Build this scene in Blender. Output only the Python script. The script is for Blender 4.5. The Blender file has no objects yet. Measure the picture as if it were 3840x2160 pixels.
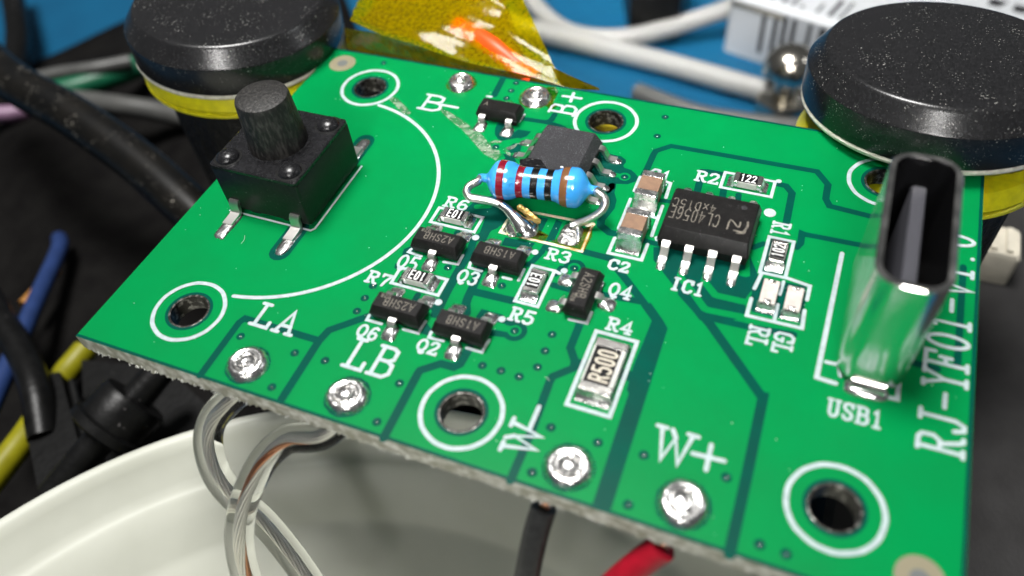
import bpy, bmesh, math, random
import numpy as np
from mathutils import Matrix, Vector

random.seed(7)
SC = bpy.context.scene
COL = SC.collection
MM = 0.001
H = 32.0                      # height of the board's upper face above the mat, mm
OFF = np.array([-22.25, -14.2, H])

# ------------------------------------------------------------------ camera
# pose recovered from the board itself (hole rings, board edges, 1.27 mm chip leads); board millimetres
FPX = 2982.2276
ANG = (0.47890394, 0.70415492, -0.12722352)
CAM = np.array([34.52856, -14.25188, 32.97172])
def _rot(a, b, c):
    ca, sa, cb, sb, cc, sc = math.cos(a), math.sin(a), math.cos(b), math.sin(b), math.cos(c), math.sin(c)
    return np.array([[ca,-sa,0],[sa,ca,0],[0,0,1]]) @ np.array([[1,0,0],[0,cb,-sb],[0,sb,cb]]) @ np.array([[cc,-sc,0],[sc,cc,0],[0,0,1]])
ROT = _rot(*ANG)
cam_d = bpy.data.cameras.new('camera')
cam = bpy.data.objects.new('camera', cam_d); COL.objects.link(cam)
cam.matrix_world = Matrix.Translation(Vector((CAM + OFF) * MM)) @ Matrix([list(r) for r in ROT]).to_4x4()
cam_d.sensor_width = 36.0
cam_d.lens = FPX / 3840 * 36.0
cam_d.clip_start = 0.002
cam_d.clip_end = 20.0
cam_d.dof.use_dof = True
cam_d.dof.focus_distance = 0.0475
cam_d.dof.aperture_fstop = 31.0
SC.camera = cam

# ------------------------------------------------------------------ world, lamps, exposure
w = bpy.data.worlds.new('World'); SC.world = w; w.use_nodes = True
w.node_tree.nodes['Background'].inputs[0].default_value = (0.93, 0.97, 1.0, 1)
w.node_tree.nodes['Background'].inputs[1].default_value = 0.075
SC.view_settings.view_transform = 'Standard'
SC.view_settings.look = 'None'
SC.view_settings.exposure = 0.0
SC.view_settings.gamma = 1.0
SC.render.engine = 'CYCLES'
SC.cycles.use_denoising = True
SC.cycles.max_bounces = 10
SC.cycles.caustics_reflective = False
SC.cycles.transparent_max_bounces = 16
SC.cycles.sample_clamp_indirect = 6.0
def area(name, loc, target, size, watts, col=(1,1,1), size_y=None):
    d = bpy.data.lights.new(name, 'AREA'); d.energy = watts; d.color = col
    d.shape = 'RECTANGLE' if size_y else 'DISK'
    d.size = size * MM
    if size_y: d.size_y = size_y * MM
    o = bpy.data.objects.new(name, d); COL.objects.link(o)
    p = Vector((np.array(loc) + OFF) * MM); t = Vector((np.array(target) + OFF) * MM)
    o.location = p; o.rotation_euler = (t - p).to_track_quat('-Z', 'Y').to_euler()
    return o
area('ceiling_lamp', (-40, 45, 340), (22, 14, 0), 130, 1.95, (1.0, 0.985, 0.96))
box_fill = area('box_fill_lamp', (45, -165, 225), (14, 78, -10), 60, 0.0105, (1.0, 0.98, 0.95))  # added narrow beam that brightens the white box; no such lamp is known
box_fill.data.spread = math.radians(18)
front = area('front_lamp', (72, -178, 152), (17, 38, 2), 34, 0.0042, (1.0, 0.985, 0.96))
front.data.spread = math.radians(13.5)
area('side_lamp', (300, 170, 230), (22, 14, 0), 60, 0.08, (0.96, 0.98, 1.0))

# ------------------------------------------------------------------ photograph pixels -> board points
CR = {'Z1':(0,0,1400/2536),'Z2':(1200,0,1300/2546),'Z3':(2440,0,1400/2536),'Z4':(0,700,1400/2536),'Z5':(1300,700,1200/2484),'Z6':(2440,700,1400/2536),
'Z7':(0,1360,1400/2536),'Z8':(1200,1360,1400/2536),'Z9':(2440,1360,1400/2536),'A2':(1700,320,700/2536),'A3':(1700,580,700/2536),'A4':(1300,780,700/1690),
'A5':(1860,880,600/2415),'A6':(2240,600,760/2503),'A7':(2700,800,440/1181),'A8':(2040,1180,440/1449),'D':(0,0,3840/2576),'N':(0,0,1),
'B1':(1540,740,400/2415),'B2':(1640,960,400/2415),'B3':(1360,1020,400/2415),'B4':(1540,1180,400/2415),'B5':(2180,480,400/2415),'B6':(2440,960,400/2415),
'B7':(3000,1000,640/1546),'B8':(1800,440,400/2415)}
def ray(c, x, y):
    a = CR[c]; px, py = a[0] + x*a[2], a[1] + y*a[2]
    return ROT @ np.array([px-1920, -(py-1080), -FPX])
def U(c, x, y, z=0.0):                 # where the sight line meets the height z
    d = ray(c, x, y); t = (z - CAM[2]) / d[2]
    return CAM + t*d
def UY(c, x, y, Y):                    # ... meets the upright plane y = Y
    d = ray(c, x, y); t = (Y - CAM[1]) / d[1]
    return CAM + t*d
def PTS(c, pts, z=0.0): return [U(c, x, y, z)[:2] for x, y in pts]

# ------------------------------------------------------------------ materials
def mat(name, col, rough=0.5, metal=0.0, col2=None, cscale=2.0, cdetail=4.0, crange=(0.35,0.65), bump=0.0, bscale=8.0, bdist=0.02,
        spec=0.5, coat=0.0, sub=0.0, rough2=None, trans=0.0, ior=1.45, specks=None, stretch=None, coatr=0.1):
    m = bpy.data.materials.new(name); m.use_nodes = True
    nt = m.node_tree; N = nt.nodes; L = nt.links
    b = N['Principled BSDF']
    b.inputs['Base Color'].default_value = (*col, 1); b.inputs['Roughness'].default_value = rough
    b.inputs['Metallic'].default_value = metal; b.inputs['Specular IOR Level'].default_value = spec
    b.inputs['IOR'].default_value = ior; b.inputs['Transmission Weight'].default_value = trans
    b.inputs['Coat Weight'].default_value = coat; b.inputs['Coat Roughness'].default_value = coatr
    if sub:
        b.inputs['Subsurface Weight'].default_value = sub; b.inputs['Subsurface Radius'].default_value = (1,1,.9); b.inputs['Subsurface Scale'].default_value = 0.002
    geo = N.new('ShaderNodeNewGeometry')
    vec = geo.outputs['Position']
    if stretch:
        mp = N.new('ShaderNodeMapping'); mp.inputs['Scale'].default_value = stretch; L.new(vec, mp.inputs['Vector']); vec = mp.outputs['Vector']
    def noise(scale, detail=4.0):
        n = N.new('ShaderNodeTexNoise'); n.inputs['Scale'].default_value = scale*1000; n.inputs['Detail'].default_value = detail
        L.new(vec, n.inputs['Vector']); return n.outputs['Fac']
    if col2 is not None or rough2 is not None:
        n = noise(cscale, cdetail)
        r = N.new('ShaderNodeMapRange'); r.inputs['From Min'].default_value, r.inputs['From Max'].default_value = crange
        L.new(n, r.inputs['Value'])
        if col2 is not None:
            mx = N.new('ShaderNodeMix'); mx.data_type = 'RGBA'
            mx.inputs['A'].default_value = (*col, 1); mx.inputs['B'].default_value = (*col2, 1)
            L.new(r.outputs[0], mx.inputs['Factor']); out = mx.outputs['Result']
            if specks:
                n2 = noise(specks[0], 2.0); n3 = noise(specks[0]*0.09, 2.0); am = N.new('ShaderNodeMath'); am.operation = 'MULTIPLY_ADD'; am.inputs[1].default_value = 0.35; L.new(n3, am.inputs[0]); L.new(n2, am.inputs[2]); n2 = am.outputs[0]; specks = (specks[0], specks[1]+0.175, specks[2]); r2 = N.new('ShaderNodeMapRange'); r2.inputs['From Min'].default_value = specks[1]; r2.inputs['From Max'].default_value = specks[1] + 0.04
                L.new(n2, r2.inputs['Value']); m2 = N.new('ShaderNodeMix'); m2.data_type = 'RGBA'; L.new(r2.outputs[0], m2.inputs['Factor'])
                L.new(out, m2.inputs['A']); m2.inputs['B'].default_value = (*specks[2], 1); out = m2.outputs['Result']
            L.new(out, b.inputs['Base Color'])
        if rough2 is not None:
            rr = N.new('ShaderNodeMapRange'); rr.inputs['To Min'].default_value = rough; rr.inputs['To Max'].default_value = rough2
            L.new(r.outputs[0], rr.inputs['Value']); L.new(rr.outputs[0], b.inputs['Roughness'])
    if bump:
        n = noise(bscale, 3.0); bp = N.new('ShaderNodeBump'); bp.inputs['Strength'].default_value = bump; bp.inputs['Distance'].default_value = bdist*MM
        L.new(n, bp.inputs['Height']); L.new(bp.outputs['Normal'], b.inputs['Normal'])
        if coat: L.new(bp.outputs['Normal'], b.inputs['Coat Normal'])
    return m

GREEN = mat('solder mask over copper', (0.0004,0.228,0.056), 0.28, col2=(0.0004,0.198,0.049), cscale=0.22, rough2=0.40, crange=(0.3,0.7), bump=0.12, bscale=6, bdist=0.01, spec=0.08)
DARK = mat('solder mask over bare laminate', (0.0005,0.070,0.048), 0.28, col2=(0.0005,0.058,0.042), cscale=0.4, rough2=0.40, bump=0.12, bscale=6, bdist=0.01, spec=0.08)
SILK = mat('white legend ink', (0.46,0.54,0.555), 0.5, spec=0.2, col2=(0.38,0.455,0.47), cscale=3, bump=0.3, bscale=12, bdist=0.02)
BURNT = mat('scorched legend ink', (0.72,0.68,0.50), 0.4, col2=(0.45,0.30,0.08), cscale=1.6, crange=(0.45,0.7), bump=0.3, bscale=12)
TIN = mat('tinned copper', (0.78,0.76,0.72), 0.25, 1.0, bump=0.35, bscale=3.5, bdist=0.06)
SOLDER = mat('shiny solder', (0.86,0.85,0.83), 0.22, 1.0, bump=0.28, bscale=2.2, bdist=0.1, rough2=0.3, cscale=3)
SMOOTHSOLDER = mat('smooth solder', (0.84,0.83,0.81), 0.24, 1.0, bump=0.15, bscale=1.2, bdist=0.1)
LEADM = mat('plated lead', (0.84,0.82,0.78), 0.33, 1.0, bump=0.2, bscale=5, bdist=0.03)
GOLD = mat('amber flux crust', (0.55,0.30,0.04), 0.2, 0.2, col2=(0.85,0.65,0.25), cscale=3, bump=0.8, bscale=5, bdist=0.15)
EPOXY = mat('black moulding compound', (0.006,0.0055,0.0055), 0.42, spec=0.25, col2=(0.011,0.0105,0.010), cscale=3, bump=0.3, bscale=14, bdist=0.02, specks=(14,0.72,(0.10,0.10,0.10)))
EPOXYG = mat('grey sanded chip top', (0.020,0.020,0.022), 0.6, spec=0.3, col2=(0.040,0.040,0.044), cscale=9, bump=0.9, bscale=16, bdist=0.04, specks=(16,0.66,(0.16,0.16,0.17)))
LASER = mat('laser marking', (0.20,0.18,0.145), 0.6, col2=(0.10,0.09,0.075), cscale=6)
MARKW = mat('white chip print', (0.86,0.86,0.84), 0.5)
MARKC = mat('cream chip print', (0.62,0.57,0.46), 0.5)
GLAZE = mat('black resistor glaze', (0.006,0.0055,0.0065), 0.5, spec=0.2)
CERAM = mat('white alumina', (0.62,0.62,0.58), 0.5, col2=(0.50,0.50,0.46), cscale=3)
MLCC = mat('brown ceramic', (0.26,0.155,0.095), 0.5, col2=(0.21,0.125,0.08), cscale=3, bump=0.2, bscale=12)
LEDM = mat('frosted lens', (0.70,0.64,0.58), 0.3, col2=(0.55,0.50,0.46), cscale=2.5, coat=0.3)
FRAYED = mat('cut fibreglass edge', (0.36,0.35,0.27), 0.6, col2=(0.78,0.77,0.70), cscale=1.7, cdetail=8, crange=(0.42,0.66), bump=0.9, bscale=5, bdist=0.1)
LAMIN = mat('underside mask', (0.002,0.10,0.05), 0.4)
HOLEW = mat('plated hole wall', (0.03,0.028,0.025), 0.35, 0.7, col2=(0.32,0.31,0.29), cscale=3.0, crange=(0.5,0.75), bump=0.5, bscale=5, bdist=0.06)
BEIGE = mat('bare laminate annulus', (0.23,0.205,0.13), 0.5)
BLUEBODY = mat('blue lacquer', (0.05,0.34,0.80), 0.2, col2=(0.04,0.30,0.72), cscale=0.9, bump=0.5, bscale=1.1, bdist=0.12, coat=0.35, coatr=0.12)
BANDRED = mat('dark red band', (0.19,0.005,0.018), 0.25, coat=0.3, bump=0.5, bscale=1.4, bdist=0.08)
BANDBLK = mat('black band', (0.004,0.004,0.004), 0.25, coat=0.25, bump=0.5, bscale=1.4, bdist=0.08)
BANDBRN = mat('brown band', (0.17,0.075,0.03), 0.25, coat=0.3, bump=0.5, bscale=1.4, bdist=0.08)
SWBODY = mat('black switch housing', (0.006,0.006,0.006), 0.36, spec=0.4, col2=(0.011,0.011,0.011), cscale=4, bump=0.3, bscale=10, bdist=0.02, specks=(7,0.74,(0.12,0.12,0.12)))
SWPLATE = mat('black lacquered plate', (0.009,0.009,0.010), 0.24, spec=0.5, rough2=0.30, col2=(0.013,0.013,0.0145), cscale=4, bump=0.5, bscale=3, bdist=0.03)
RUBBER = mat('grained black plunger', (0.010,0.0095,0.009), 0.5, col2=(0.055,0.052,0.048), crange=(0.45,0.75), cscale=6, bump=1.0, bscale=8, bdist=0.06, stretch=(1,1,0.3))  # grain, with its streak highlights put into the paler second colour
CAPTOP = mat('dusty black cap', (0.008,0.008,0.0085), 0.25, spec=0.6, stretch=(1,0.55,1), col2=(0.016,0.016,0.017), cscale=6.0, bump=0.35, bscale=9, bdist=0.02, specks=(11,0.69,(0.24,0.235,0.22)))
CAPRIM = mat('cream rubber rim', (0.55,0.53,0.44), 0.6, col2=(0.74,0.72,0.62), cscale=2.5, bump=0.6, bscale=4, bdist=0.06)
YELLOW = mat('yellow ring plastic', (0.74,0.68,0.008), 0.35, col2=(0.60,0.55,0.008), cscale=1.5, sub=0.0)
COLUMN = mat('black knurled metal', (0.007,0.0065,0.0065), 0.42, 0.0, spec=0.3, col2=(0.015,0.014,0.0135), cscale=3, bump=0.8, bscale=3.0, bdist=0.15)
USBSH = mat('bright nickel shell', (0.84,0.82,0.78), 0.15, 1.0, rough2=0.26, cscale=1.2, bump=0.25, bscale=2, bdist=0.04, stretch=(1,1,0.25))
USBIN = mat('black connector insert', (0.012,0.012,0.012), 0.4)
TONGUE = mat('grey connector tongue', (0.06,0.06,0.07), 0.35)
DISHM = mat('milky plastic', (0.66,0.67,0.59), 0.28, col2=(0.60,0.61,0.53), cscale=0.15, sub=0.25, bump=0.05, bscale=1.0, bdist=0.03)
BLKWIRE = mat('black wire jacket', (0.012,0.012,0.012), 0.42, col2=(0.022,0.022,0.022), cscale=3, bump=0.3, bscale=5, bdist=0.03)
REDWIRE = mat('red wire jacket', (0.36,0.006,0.02), 0.42, spec=0.3, col2=(0.30,0.005,0.016), cscale=1.5, bump=0.2, bscale=5, bdist=0.03)
ORANGE = mat('orange red wire jacket', (0.80,0.07,0.008), 0.4)
CLEARW = mat('clear wire jacket', (0.95,0.95,0.93), 0.07, trans=1.0, ior=1.17)
STRAND = mat('tinned strand', (0.86,0.84,0.79), 0.42, 1.0)
COPPER = mat('bare copper strand', (0.70,0.34,0.20), 0.3, 1.0)
BLUEMAT = mat('blue silicone mat', (0.004,0.095,0.20), 0.5, spec=0.3, col2=(0.003,0.075,0.165), cscale=0.06, bump=0.4, bscale=0.5, bdist=0.4)
BLKCLOTH = mat('black foam', (0.0035,0.003,0.003), 0.8, spec=0.12, col2=(0.007,0.0065,0.006), cscale=0.3, bump=0.6, bscale=0.8, bdist=0.4)
BLKPLAST = mat('black plastic', (0.004,0.004,0.004), 0.38, spec=0.28, col2=(0.007,0.007,0.007), cscale=1, bump=0.4, bscale=2, bdist=0.08, specks=(1.6,0.74,(0.14,0.13,0.13)))
CABLE = mat('dusty black cable', (0.004,0.004,0.004), 0.36, spec=0.3, col2=(0.009,0.008,0.0065), cscale=0.25, bump=0.25, bscale=3, bdist=0.05, specks=(5,0.70,(0.30,0.28,0.24)))
WHITECAB = mat('white cable jacket', (0.33,0.33,0.315), 0.4)
WHITEPAP = mat('white label', (0.50,0.52,0.54), 0.35)
INK = mat('black ink', (0.012,0.012,0.014), 0.5)
STEEL = mat('bright steel', (0.68,0.64,0.56), 0.2, 1.0, bump=0.2, bscale=0.8, bdist=0.1)
RUBPAD = mat('charcoal rubber', (0.020,0.019,0.019), 0.65, spec=0.3, col2=(0.028,0.027,0.027), cscale=0.4, bump=0.4, bscale=3, bdist=0.08)
def plain(n, c, r=0.4): return mat(n, c, r, col2=tuple(0.8*v for v in c), cscale=0.6)
BLUEWIRE = plain('blue wire jacket', (0.02,0.045,0.15)); YELWIRE = plain('yellow wire jacket', (0.28,0.26,0.007)); PINKWIRE = plain('mauve wire jacket', (0.33,0.19,0.30))
GRNWIRE = plain('green wire jacket', (0.006,0.13,0.06)); GREYWIRE = plain('grey wire jacket', (0.10,0.10,0.095)); ORGWIRE = plain('ochre wire jacket', (0.45,0.20,0.04)); IVORY = plain('ivory plastic', (0.62,0.58,0.48))

def film_mat(name, tint, gloss=0.25, rough=0.12, bscale=1.5, bstr=0.5, cloudy=None):
    m = bpy.data.materials.new(name); m.use_nodes = True
    nt = m.node_tree; N = nt.nodes; L = nt.links
    N.remove(N['Principled BSDF']); out = N['Material Output']
    tr = N.new('ShaderNodeBsdfTransparent'); tr.inputs[0].default_value = (*tint, 1)
    gl = N.new('ShaderNodeBsdfGlossy'); gl.inputs['Roughness'].default_value = rough
    df = N.new('ShaderNodeBsdfDiffuse'); tl = N.new('ShaderNodeBsdfTranslucent')
    base = cloudy[0] if cloudy else tint
    df.inputs[0].default_value = (*base, 1); tl.inputs[0].default_value = (*base, 1)
    geo = N.new('ShaderNodeNewGeometry')
    n = N.new('ShaderNodeTexNoise'); n.inputs['Scale'].default_value = bscale*1000; n.inputs['Detail'].default_value = 5; L.new(geo.outputs['Position'], n.inputs['Vector'])
    bp = N.new('ShaderNodeBump'); bp.inputs['Strength'].default_value = bstr; bp.inputs['Distance'].default_value = 0.00015; L.new(n.outputs['Fac'], bp.inputs['Height'])
    for s in (gl, df, tl): L.new(bp.outputs['Normal'], s.inputs['Normal'])
    dd = N.new('ShaderNodeMixShader'); dd.inputs[0].default_value = 0.5; L.new(df.outputs[0], dd.inputs[1]); L.new(tl.outputs[0], dd.inputs[2])
    n2 = N.new('ShaderNodeTexNoise'); n2.inputs['Scale'].default_value = (cloudy[1] if cloudy else 1.2)*1000; n2.inputs['Detail'].default_value = 6; L.new(geo.outputs['Position'], n2.inputs['Vector'])
    mr = N.new('ShaderNodeMapRange'); mr.inputs['From Min'].default_value, mr.inputs['From Max'].default_value = (cloudy[2] if cloudy else (0.3,0.7)); mr.inputs['To Min'].default_value, mr.inputs['To Max'].default_value = (cloudy[3] if cloudy else (0.06,0.32))
    L.new(n2.outputs['Fac'], mr.inputs['Value'])
    a = N.new('ShaderNodeMixShader'); L.new(mr.outputs[0], a.inputs[0]); L.new(tr.outputs[0], a.inputs[1]); L.new(dd.outputs[0], a.inputs[2])
    fr = N.new('ShaderNodeFresnel'); fr.inputs['IOR'].default_value = 1.5; L.new(bp.outputs['Normal'], fr.inputs['Normal'])
    ml = N.new('ShaderNodeMath'); ml.operation = 'MULTIPLY'; ml.inputs[1].default_value = gloss*4; ml.use_clamp = True; L.new(fr.outputs[0], ml.inputs[0])
    b = N.new('ShaderNodeMixShader'); L.new(ml.outputs[0], b.inputs[0]); L.new(a.outputs[0], b.inputs[1]); L.new(gl.outputs[0], b.inputs[2])
    L.new(b.outputs[0], out.inputs['Surface'])
    return m
TAPE = film_mat('amber polyimide film', (0.78,0.64,0.003), 0.10, 0.07, 0.9, 0.35, cloudy=((0.92,0.68,0.001), 3.5, (0.3,0.75), (0.18,0.34)))
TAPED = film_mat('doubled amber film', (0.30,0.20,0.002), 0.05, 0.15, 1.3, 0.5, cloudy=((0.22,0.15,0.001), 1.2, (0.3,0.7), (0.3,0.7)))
FLUX = film_mat('dried flux', (0.95,0.96,0.9), 0.3, 0.12, 3.0, 0.9, cloudy=((0.72,0.86,0.68), 2.0, (0.34,0.66), (0.0,0.62)))
AMBERFLUX = film_mat('amber flux film', (0.80,0.72,0.12), 0.35, 0.08, 1.6, 0.6, cloudy=((0.45,0.36,0.02), 1.2, (0.4,0.75), (0.0,0.45)))

# ------------------------------------------------------------------ mesh building
ORI = {}
def thing(name, label, cat, base, group=None, kind=None):
    o = bpy.data.objects.new(name, None); COL.objects.link(o); o.empty_display_size = 0.003
    p = (np.array(base, float) + OFF) * MM
    o.location = p; ORI[o.name] = p
    o['label'] = label; o['category'] = cat
    if group: o['group'] = group
    if kind: o['kind'] = kind
    return o
class MB:
    def __init__(s, xf=None): s.v = []; s.f = []; s.xf = xf
    def add(s, vs, fs):
        n = len(s.v)
        for p in vs:
            p = np.array(p, float)
            s.v.append(s.xf(p) if s.xf else p)
        s.f += [tuple(i+n for i in f) for f in fs]; return s
    def build(s, name, m, parent=None, smooth=0.7, label=None, cat=None, group=None, kind=None):
        V = np.array(s.v)
        lo, hi = V.min(0), V.max(0)
        base = np.array([(lo[0]+hi[0])/2, (lo[1]+hi[1])/2, lo[2]])
        me = bpy.data.meshes.new(name)
        me.from_pydata([tuple(p) for p in (V-base)*MM], [], s.f); me.update()
        o = bpy.data.objects.new(name, me); COL.objects.link(o)
        me.materials.append(m)
        if smooth:
            me.shade_smooth(); me.set_sharp_from_angle(angle=smooth)
        p = (base + OFF) * MM; ORI[o.name] = p
        if parent: o.parent = parent; o.location = p - ORI[parent.name]
        else: o.location = p
        if label: o['label'] = label
        if cat: o['category'] = cat
        if group: o['group'] = group
        if kind: o['kind'] = kind
        return o
    # --- shapes
    def poly(s, pts, z):
        a = sum(pts[i][0]*pts[(i+1)%len(pts)][1]-pts[(i+1)%len(pts)][0]*pts[i][1] for i in range(len(pts)))
        pts = pts if a > 0 else pts[::-1]
        return s.add([(p[0],p[1],z) for p in pts], [tuple(range(len(pts)))])
    def disc(s, c, r, z, n=28): return s.poly([(c[0]+r*math.cos(2*math.pi*i/n), c[1]+r*math.sin(2*math.pi*i/n)) for i in range(n)], z)
    def ring(s, c, r0, r1, z, n=64, a0=0.0, a1=2*math.pi, wob=0.0, h=0.0):
        full = abs(a1-a0-2*math.pi) < 1e-6; k = n if full else n+1
        v = []
        for i in range(k):
            a = a0+(a1-a0)*i/n; w = wob*(math.sin(7*a)+math.sin(13*a+1))*0.5; rm = (r0+r1)/2
            for r, zz in ((r0+w, z), (rm+w, z+h), (r1+w, z)): v.append((c[0]+r*math.cos(a), c[1]+r*math.sin(a), zz))
        f = []
        for i in range(n):
            j = (i+1) % k
            for t in (0,1): f.append((3*i+t, 3*i+t+1, 3*j+t+1, 3*j+t))
        return s.add(v, f)
    def ribbon(s, pts, w, z, closed=False, cap=True, h=0.0):
        P = [np.array(p[:2], float) for p in pts]
        Q = [P[0]]
        for p in P[1:]:
            if np.linalg.norm(p-Q[-1]) > 1e-4: Q.append(p)
        P = Q
        if closed and np.linalg.norm(P[0]-P[-1]) < 1e-4: P = P[:-1]
        n = len(P); r = w/2
        if n == 1: return s.disc(P[0], r, z)
        L = []; 
        for i in range(n):
            d0 = P[i]-P[i-1] if (i > 0 or closed) else P[1]-P[0]
            d1 = P[(i+1)%n]-P[i] if (i < n-1 or closed) else P[-1]-P[-2]
            d0 = d0/np.linalg.norm(d0); d1 = d1/np.linalg.norm(d1)
            n0 = np.array([-d0[1], d0[0]]); n1 = np.array([-d1[1], d1[0]])
            m = n0+n1; l = np.linalg.norm(m)
            m = n0 if l < 0.2 else m/l
            k = min(1.0/max(m@n0, 0.35), 2.0)
            L.append((P[i]+m*r*k, P[i]-m*r*k))
        v = []
        for i in range(n): v += [(*L[i][0], z), (*P[i], z+h), (*L[i][1], z)]
        f = []
        for i in range(n if closed else n-1):
            j = (i+1) % n
            f += [(3*i+1, 3*i, 3*j, 3*j+1)[::-1], (3*i+2, 3*i+1, 3*j+1, 3*j+2)[::-1]]
        if cap and not closed:
            for e, d in ((0, P[0]-P[1]), (n-1, P[-1]-P[-2])):
                a0 = math.atan2(d[1], d[0]); b = len(v); K = 6
                for i in range(1, K): 
                    a = a0+math.pi/2-math.pi*i/K
                    v.append((P[e][0]+r*math.cos(a), P[e][1]+r*math.sin(a), z))
                left = 3*e if e else 3*e+2; right = 3*e+2 if e else 3*e
                idx = [left]+list(range(b, b+K-1))+[right]
                f += [(3*e+1, idx[i+1], idx[i]) for i in range(len(idx)-1)]
        return s.add(v, f)
    def loft(s, levels, c=(0,0), seg=4, bottom=True):
        v = []; f = []; n = 4*(seg+1)
        for z, hx, hy, r in levels:
            r = max(min(r, hx-1e-4, hy-1e-4), 1e-4)
            for qd, (sx, sy) in enumerate(((1,1),(-1,1),(-1,-1),(1,-1))):
                for i in range(seg+1):
                    a = math.pi/2*(qd+i/seg)
                    v.append((c[0]+sx*(hx-r)+r*math.cos(a), c[1]+sy*(hy-r)+r*math.sin(a), z))
        for k in range(len(levels)-1):
            for i in range(n): f.append((k*n+i, k*n+(i+1)%n, (k+1)*n+(i+1)%n, (k+1)*n+i))
        f.append(tuple(range((len(levels)-1)*n, len(levels)*n)))
        if bottom: f.append(tuple(range(n))[::-1])
        return s.add(v, f)
    def lathe(s, prof, o=(0,0,0), ax=(0,0,1), n=48, noise=0.0, a0=0, a1=2*math.pi):
        ax = np.array(ax, float); ax /= np.linalg.norm(ax)
        t = np.array([1,0,0]) if abs(ax[0]) < 0.8 else np.array([0,1,0])
        e1 = np.cross(ax, t); e1 /= np.linalg.norm(e1); e2 = np.cross(ax, e1); o = np.array(o, float)
        v = []; f = []
        rnd = [[random.uniform(-1,1) for _ in range(n)] for _ in prof] if noise else None
        for k, (r, z) in enumerate(prof):
            for i in range(n):
                a = 2*math.pi*i/n; rr = r + (noise*rnd[k][i] if noise else 0)*(r > 1e-3); zz = z + (noise*rnd[k][i]*0.6 if noise else 0)*(0 < k)
                v.append(o + ax*zz + e1*rr*math.cos(a) + e2*rr*math.sin(a))
        for k in range(len(prof)-1):
            for i in range(n): f.append((k*n+i, k*n+(i+1)%n, (k+1)*n+(i+1)%n, (k+1)*n+i))
        return s.add(v, f)
    def tube(s, pts, r, n=12, sub=6, caps=True, wob=0.0):
        C = spline(pts, sub) if sub > 1 else [np.array(p, float) for p in pts]
        m = len(C); R = r if callable(r) else (lambda t: r)
        T = [C[min(i+1,m-1)]-C[max(i-1,0)] for i in range(m)]; T = [t/np.linalg.norm(t) for t in T]
        u = np.cross(T[0], [0.3,0.5,0.8]); u /= np.linalg.norm(u)
        v = []; f = []
        for i in range(m):
            u = u - T[i]*(u@T[i]); u /= np.linalg.norm(u); w = np.cross(T[i], u); rr = R(i/(m-1))
            for k in range(n):
                a = 2*math.pi*k/n; q = rr*(1+wob*random.uniform(-1,1))
                v.append(C[i]+u*q*math.cos(a)+w*q*math.sin(a))
        for i in range(m-1):
            for k in range(n): f.append((i*n+k, i*n+(k+1)%n, (i+1)*n+(k+1)%n, (i+1)*n+k))
        if caps: f += [tuple(range(n))[::-1], tuple(range((m-1)*n, m*n))]
        return s.add(v, f)
    def blob(s, c, rx, ry, h, rot=0.0, p=2.0, noise=0.04, n=20, k=6, peak=(0,0)):
        v = []; f = []
        for j in range(k):
            t = j/(k-1)*math.pi/2
            for i in range(n):
                a = 2*math.pi*i/n; ca, sa = math.cos(a), math.sin(a)
                q = (abs(ca)**p+abs(sa)**p)**(-1/p)
                x = rx*q*ca*math.cos(t)+peak[0]*math.sin(t); y = ry*q*sa*math.cos(t)+peak[1]*math.sin(t)
                nz = 1+noise*random.uniform(-1,1)
                x, y = x*nz, y*nz
                v.append((c[0]+x*math.cos(rot)-y*math.sin(rot), c[1]+x*math.sin(rot)+y*math.cos(rot), c[2]+h*math.sin(t)*(1+noise*random.uniform(-1,1)) if j else c[2]))
        for j in range(k-1):
            for i in range(n): f.append((j*n+i, j*n+(i+1)%n, (j+1)*n+(i+1)%n, (j+1)*n+i))
        f.append(tuple(range((k-1)*n, k*n)))
        return s.add(v, f)
    def strip(s, prof, c, d, w, t):           # bent metal strip: prof = [(outward, z)], c = start, d = outward direction, w wide, t thick
        d = np.array([d[0], d[1], 0.0]); d /= np.linalg.norm(d); e = np.array([-d[1], d[0], 0.0]); Z = np.array([0,0,1.0])
        v = []; f = []; m = len(prof); b = min(w*0.15, t*0.4)
        for i in range(m):
            a = np.array(prof[max(i-1,0)]); g = np.array(prof[min(i+1,m-1)]); dd = g-a; dd = dd/np.linalg.norm(dd); nn = np.array([-dd[1], dd[0]])
            for sx, st in ((-1,-1),(1,-1),(1,1),(-1,1)):
                pp = np.array(prof[i])+nn*st*t/2
                v.append(np.array(c, float)+d*pp[0]+Z*pp[1]+e*sx*w/2)
        for i in range(m-1):
            for k in range(4): f.append((4*i+k, 4*i+(k+1)%4, 4*i+4+(k+1)%4, 4*i+4+k))
        f += [(0,3,2,1), (4*m-4, 4*m-3, 4*m-2, 4*m-1)]
        return s.add(v, [t[::-1] for t in f])
def spline(pts, sub):
    P = [np.array(p, float) for p in pts]; P = [2*P[0]-P[1]]+P+[2*P[-1]-P[-2]]; out = []
    for i in range(1, len(P)-2):
        for k in range(sub):
            t = k/sub; a, b, c, d = P[i-1], P[i], P[i+1], P[i+2]
            out.append(0.5*((2*b)+(c-a)*t+(2*a-5*b+4*c-d)*t*t+(3*b-a-3*c+d)*t**3))
    out.append(P[-2]); return out
def frame(cx, cy, ang):
    c, s = math.cos(ang), math.sin(ang)
    return lambda p: np.array([cx+p[0]*c-p[1]*s, cy+p[0]*s+p[1]*c, p[2]])

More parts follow.
